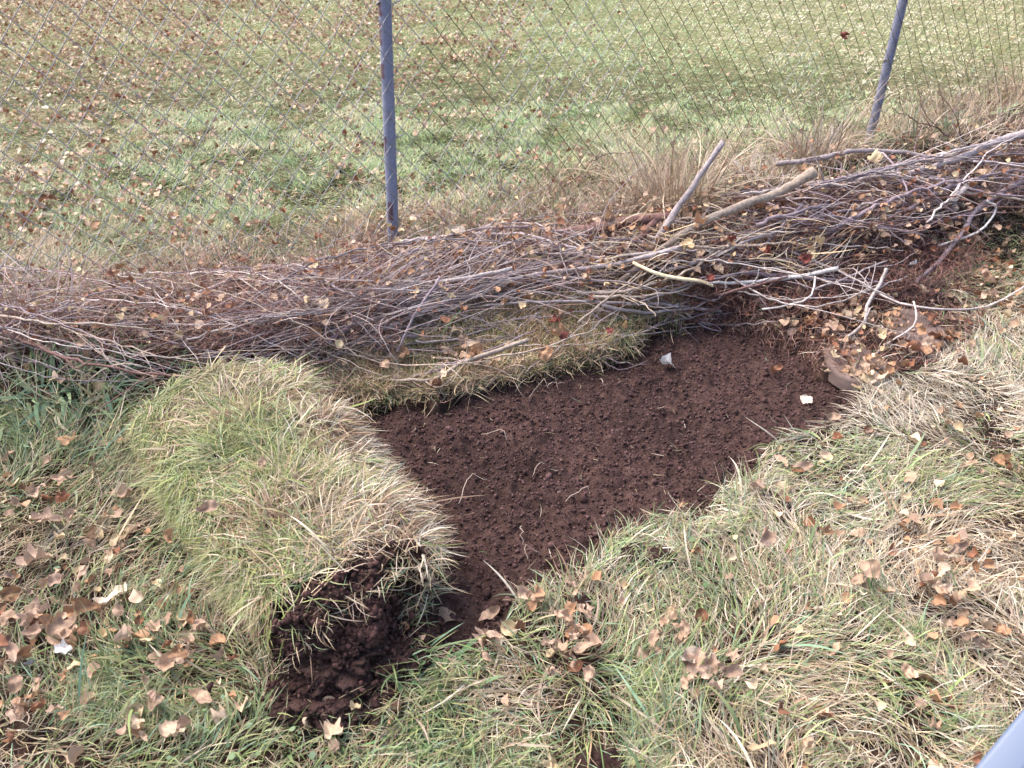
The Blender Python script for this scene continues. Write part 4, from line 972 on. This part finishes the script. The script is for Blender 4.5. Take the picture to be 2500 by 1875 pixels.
# the countless small leaves and bits: one object
def scatter_leaves(n, ylo, yhi, size, thr, offz, pile=False):
    if pile:
        u = rng.uniform(-100, 2600, n); v = np.array([mid(a_) for a_ in u])+rng.normal(0, 75, n)
        x, y, _ = PHv(u, v, .03)
    else:
        x = rng.uniform(-1, 1, n)*xr_far(yhi)+.1; y = rng.uniform(ylo, yhi, n)
        k = np.abs(x-.1) < xr_far(y); x, y = x[k], y[k]
    z = H(x, y); u, v, _ = proj(x, y, z); zo = zone(u, v)
    zo[:, 3] = np.maximum(zo[:, 3], .9*(poly_sd(x, y, BARE) < 0)); acc = np.interp(u, [0, 900, 1400], [.32, .45, .8]) if pile else (zo[:, 3]**(1.7 if ylo > 1 else 1)*(.35+1.6*sstep(.42, .68, fbm(x, y, .2, 901, 2)))*thr*(1.3 if ylo > 1 else 1))
    s = lookup(SDR, x, y); acc = acc*(s > 0)*(1-.75*sstep(6.5, 11, y))
    rs, rt = roll_local(x, y); acc = acc*~((rs > -.0) & (rs < RLEN) & (np.abs(rt) < RA))
    k = rng.random(len(x)) < acc; x, y, z, zo = x[k], y[k], z[k], zo[k]; n = len(x)
    kinds = [leaf_verts(kd, 700+i, 2, 11) for i, kd in enumerate(['maple', 'ovate', 'heart', 'scrap', 'ovate', 'scrap', 'maple', 'scrap'])]
    tabn = np.array([LCOL[c_] for c_ in (('tan', 'brown', 'pink', 'tan', 'straw', 'brown', 'orange') if pile else ('tan', 'orange', 'pink', 'pale', 'straw', 'tan', 'brown', 'orange') if ylo < 1 else ('tan', 'pale', 'pink', 'straw', 'tan', 'brown', 'cream', 'tan'))])
    VV, QQ, TT_, CC = [], [], [], []; off = 0
    for ki, (lv, lq, lt, _) in enumerate(kinds):
        m = np.arange(n) % len(kinds) == ki; c_ = m.sum()
        if not c_: continue
        a_ = rng.uniform(0, 6.28, c_); b_ = rng.normal(0, .5, c_); g_ = rng.normal(0, .5, c_)
        ca, sa, cb, sb, cg, sg = np.cos(a_), np.sin(a_), np.cos(b_), np.sin(b_), np.cos(g_), np.sin(g_)
        R = np.stack([np.stack([ca*cb, ca*sb*sg-sa*cg, ca*sb*cg+sa*sg], -1), np.stack([sa*cb, sa*sb*sg+ca*cg, sa*sb*cg-ca*sg], -1), np.stack([-sb, cb*sg, cb*cg], -1)], 1)
        sz = size*rng.uniform(.5, 1.4, c_)
        v_ = np.einsum('nij,kj->nki', R, lv)*sz[:, None, None] + np.stack([x[m], y[m], z[m]+offz*rng.uniform(.3, 1.2, c_)], -1)[:, None]
        o_ = (np.arange(c_)*len(lv))[:, None, None]
        VV.append(v_.reshape(-1, 3)); QQ.append((lq[None]+o_+off).reshape(-1, 4)); TT_.append((lt[None]+o_+off).reshape(-1, 3))
        cc = pick(tabn, c_)*rng.uniform(.7, 1.15, (c_, 1)); CC.append(np.repeat(cc, len(lv), 0)); off += c_*len(lv)
    return np.concatenate(VV), np.concatenate(QQ), np.concatenate(TT_), np.concatenate(CC)
o = mesh_np('lawn_leaf_litter', *scatter_leaves(270000, 2.2, 11.0, .0135, 1.2, .034), M_LEAFS); tag(o, kind='stuff', label='fallen leaves strewn over the lawn beyond the fence')
o = mesh_np('near_leaf_litter', *scatter_leaves(27000, .35, 2.3, .012, .8, .028), M_LEAFS); tag(o, kind='stuff', label='small leaf bits in the near grass')
o = mesh_np('pile_leaf_litter', *scatter_leaves(3400, 0, 0, .0105, 1, .09, True), M_LEAFS); tag(o, kind='stuff', label='small leaf bits in the brush pile')

# ------------------------------------------------------------------ single things
# pale peeled strip of wood
w = np.array([PH(*p) for p in [(1545, 643, .10), (1600, 668, .10), (1650, 680, .10), (1710, 688, .09), (1740, 700, .08)]])
pa = catmull(w, 24); base = pa.mean(0); tg = np.gradient(pa, axis=0); tg /= np.linalg.norm(tg, axis=1)[:, None]
sd_ = np.cross(tg, [0, 0, 1.0]); sd_ /= np.linalg.norm(sd_, axis=1)[:, None]
wd = .0115*np.sin(np.linspace(.25, math.pi-.35, 24))**.6; upv = np.array([0, 0, 1.0])
rows = [pa-sd_*wd[:, None]*.9+upv*.002, pa+upv*.006, pa+sd_*wd[:, None]*.9+upv*.001, pa+upv*-.001]
V = np.stack(rows, 1).reshape(-1, 3)-base; i = np.arange(96).reshape(24, 4); i = np.concatenate([i, i[:, :1]], 1)
o = mesh_np('peeled_wood_strip', V, gq(i), col=np.repeat(np.array([(.76, .60, .38)]), 96, 0)*rng.uniform(.85, 1.1, (96, 1)), mat=M_BARK, smooth=True); o.location = base
tag(o, 'pale yellow peeled strip of wood on the middle of the brush pile', 'wood strip')
# flat stones
M_SLAB = soil_mat('brown_stone', (.10, .07, .06), (.15, .108, .095), (.20, .15, .13), 9, .25)
def slab(pix, z, label):
    pw = np.array([P(a_, b_, z)[:2] for a_, b_ in pix]); c_ = pw.mean(0)
    n = 48; ring = catmull(np.concatenate([pw, pw[:1]]), n+1)[:-1]; V = []
    prof = [(1.0, -.03), (1.0, -.006), (.985, -.001), (.9, .0015), (.6, .001), (.3, .0), (.02, .0)]
    for f_, dz in prof:
        r_ = (ring-c_)*f_
        V.append(np.stack([r_[:, 0], r_[:, 1], dz+(fbm(r_[:, 0], r_[:, 1], .06, 77)-.5)*.006*(f_ < .99)], -1))
    i = np.arange(len(prof)*n).reshape(len(prof), n); i = np.concatenate([i, i[:, :1]], 1)
    o = mesh_np('flat_stone', np.concatenate(V), gq(i), tris=[(len(prof)*n-n+k_, len(prof)*n-n+(k_+1) % n, len(prof)*n-n) for k_ in range(1, n-1)], mat=M_SLAB, smooth=True); o.location = (c_[0], c_[1], z)
    return tag(o, label, 'flat stone', 'flat brown stones in the leaves')
slab([(2010, 850), (2080, 835), (2160, 880), (2165, 930), (2090, 930), (2030, 900)], .016, 'flat brown stone ringed by tan leaves at the bed corner')
slab([(2165, 760), (2230, 755), (2300, 800), (2310, 840), (2240, 850), (2180, 810)], .022, 'flat smooth brown stone at the foot of the right pile')
# clods
for (u, v, r_, lab) in [(1535, 1350, .011, 'small dark clod of earth on the grass left of the bigger one'), (1612, 1362, .02, 'dark clod of earth in the grass below the bed edge'), (1420, 1470, .012, 'round dark clod of earth at the head of the long leaf heap'), (1470, 1872, .025, 'dark earth mound at the bottom edge of the photo'), (1690, 780, .016, 'dark clod at the back edge of the bed')]:
    o = lump('earth_clod', r_, int(u) % 97, (1.2, 1, .7), 32, .4); o.location = PH(u, v, .012); tag(o, lab, 'earth clod', 'clods of earth')
# pale roots on the soil
for i, (u0, v0, u1, v1, lab) in enumerate([(1175, 1060, 1240, 1075, 'pale bent root thread on the upper left of the soil'), (1465, 925, 1480, 950, 'curled yellowish root near the back of the soil'), (1340, 870+80, 1380, 935, 'forked white root by the grassy back edge'), (1120, 1230, 1190, 1170, 'long thin straw crossing the soil beside the turf roll'),
    (1300, 1165, 1330, 1130, 'short straw near the middle of the soil'), (1270, 1290, 1276, 1330, 'greenish straw on the lower soil'), (1290, 1370, 1320, 1350, 'tiny white straw at the lower soil'), (1380, 1225, 1440, 1205, 'thin straw on the soil near the right cut edge'), (1545, 830, 1600, 800, 'thin twig lying from the pile onto the soil')]):
    a_ = P(u0, v0, -.012); b_ = P(u1, v1, -.008); m = (a_+b_)/2+np.array([rng.normal(0, .012), rng.normal(0, .012), .014])
    V, Q, T, C = branch_mesh([a_, m, b_], .0008, .0005, BARKS['tan'], int(i == 2), 500+i, .003, n=9); base = m
    o = mesh_np('root_strand', V-base, Q, T, C, M_STEM); o.location = base; tag(o, lab, 'root', 'pale roots and straws on the soil')
n = 420   # finer straw bits
x = rng.uniform(bx0, bx1, n); y = rng.uniform(by0, by1, n); k = lookup(SDR, x, y) < -.01; x, y = x[k], y[k]; n = len(x)
col, _ = blade_cols(np.full(n, .1), np.full(n, .6), n)
bb = blades(np.stack([x, y, soil_h(x, y)+.004], -1), rng.uniform(0, 6.28, n), rng.uniform(1.2, 1.6, n), rng.normal(0, .4, n), rng.uniform(.008, .035, n), rng.uniform(.0006, .0012, n), 5, col*.8, rng.normal(0, 1, n))
o = mesh_np('straw_bits', *bb, M_STEM); tag(o, kind='stuff', label='fine straw bits scattered over the bare soil')

# clover and small broad leaves in the grass
def clover(n):
    x = rng.uniform(-1, 1, n)*xr_near(2.0)+.1; y = rng.uniform(.36, 2.0, n); k = np.abs(x-.1) < xr_near(y); x, y = x[k], y[k]
    u, v, _ = proj(x, y, H(x, y)); zo = zone(u, v); s = lookup(SDR, x, y); _, mm = mound(x, y)
    rs, rt = roll_local(x, y)
    k = (rng.random(len(x)) < zo[:, 0]*sstep(.5, .7, fbm(x, y, .12, 951, 2))) & (s > .01) & (mm < .1) & ~((rs > 0) & (rs < RLEN) & (np.abs(rt) < RA)); x, y = x[k], y[k]; n = len(x)
    th = np.linspace(0, 2*math.pi, 9)[:-1]; V = []; 
    r = rng.uniform(.0018, .005, n); t1 = rng.normal(0, .35, n); t2 = rng.normal(0, .35, n)
    X_ = x[:, None]+r[:, None]*np.cos(th); Y_ = y[:, None]+r[:, None]*np.sin(th); Z_ = (H(x, y)+rng.uniform(.012, .032, n))[:, None]+r[:, None]*(np.cos(th)*t1[:, None]+np.sin(th)*t2[:, None])
    V = np.stack([X_, Y_, Z_], -1).reshape(-1, 3); o_ = (np.arange(n)*8)[:, None]
    Q = np.concatenate([o_+np.array([0, 1, 2, 3]), o_+np.array([0, 3, 4, 7]), o_+np.array([4, 5, 6, 7])])
    C = np.repeat(pick(np.array([(.12, .19, .08), (.16, .23, .13), (.09, .14, .07)]), n), 8, 0)
    return V, Q, C
V, Q, C = clover(9000)
o = mesh_np('clover', V, Q, col=C, mat=M_GRASS); tag(o, kind='stuff', label='small green clover leaves in the near grass')

# pale blue metal rail in the lower right corner, close to the camera
M_RAIL, t, n_, b = new_mat('pale_blue_paint')
b.inputs['Base Color'].default_value = (.10, .135, .21, 1); b.inputs['Roughness'].default_value = .5
zr = .36
e0 = P(2352, 1905, zr); e1 = P(2512, 1712, zr); dr = (e1-e0)/np.linalg.norm(e1-e0); pr = np.array([dr[1], -dr[0], 0])
c_ = e0+pr*.0122
prof = []; hw, hh, rd = .0122, .03, .004
for cxp, czp, a0 in ((hw-rd, hh-rd, 0), (-hw+rd, hh-rd, 90), (-hw+rd, -hh+rd, 180), (hw-rd, -hh+rd, 270)):
    for a_ in range(0, 91, 18): prof.append((cxp+rd*math.cos(math.radians(a0+a_)), czp+rd*math.sin(math.radians(a0+a_))))
V = []
for s in (-.10, .55):
    for (pp, hz) in prof: V.append(dr*s+pr*pp+np.array([0, 0, hz-hh]))
m_ = len(prof); Q = [(k_, (k_+1) % m_, m_+(k_+1) % m_, m_+k_) for k_ in range(m_)]
rail = empty('metal_rail', tuple(c_)); tag(rail, 'pale blue metal rail cutting across the bottom right corner, out of focus', 'rail')
mesh_np('rail_bar', V, Q, tris=[(0, k_+1, k_) for k_ in range(1, m_-1)]+[(m_, m_+k_, m_+k_+1) for k_ in range(1, m_-1)], mat=M_RAIL, parent=rail)
for s in (-.06, .51):
    p0 = dr*s+np.array([0, 0, -hh*2+.002]); pth = np.array([p0, p0-np.array([0, 0, .25]), p0-np.array([0, 0, c_[2]])])
    v, q_, t_ = tube(pth, .014, 16); mesh_np('leg', v, q_, t_, mat=M_RAIL, parent=rail, smooth=True)
print('done')
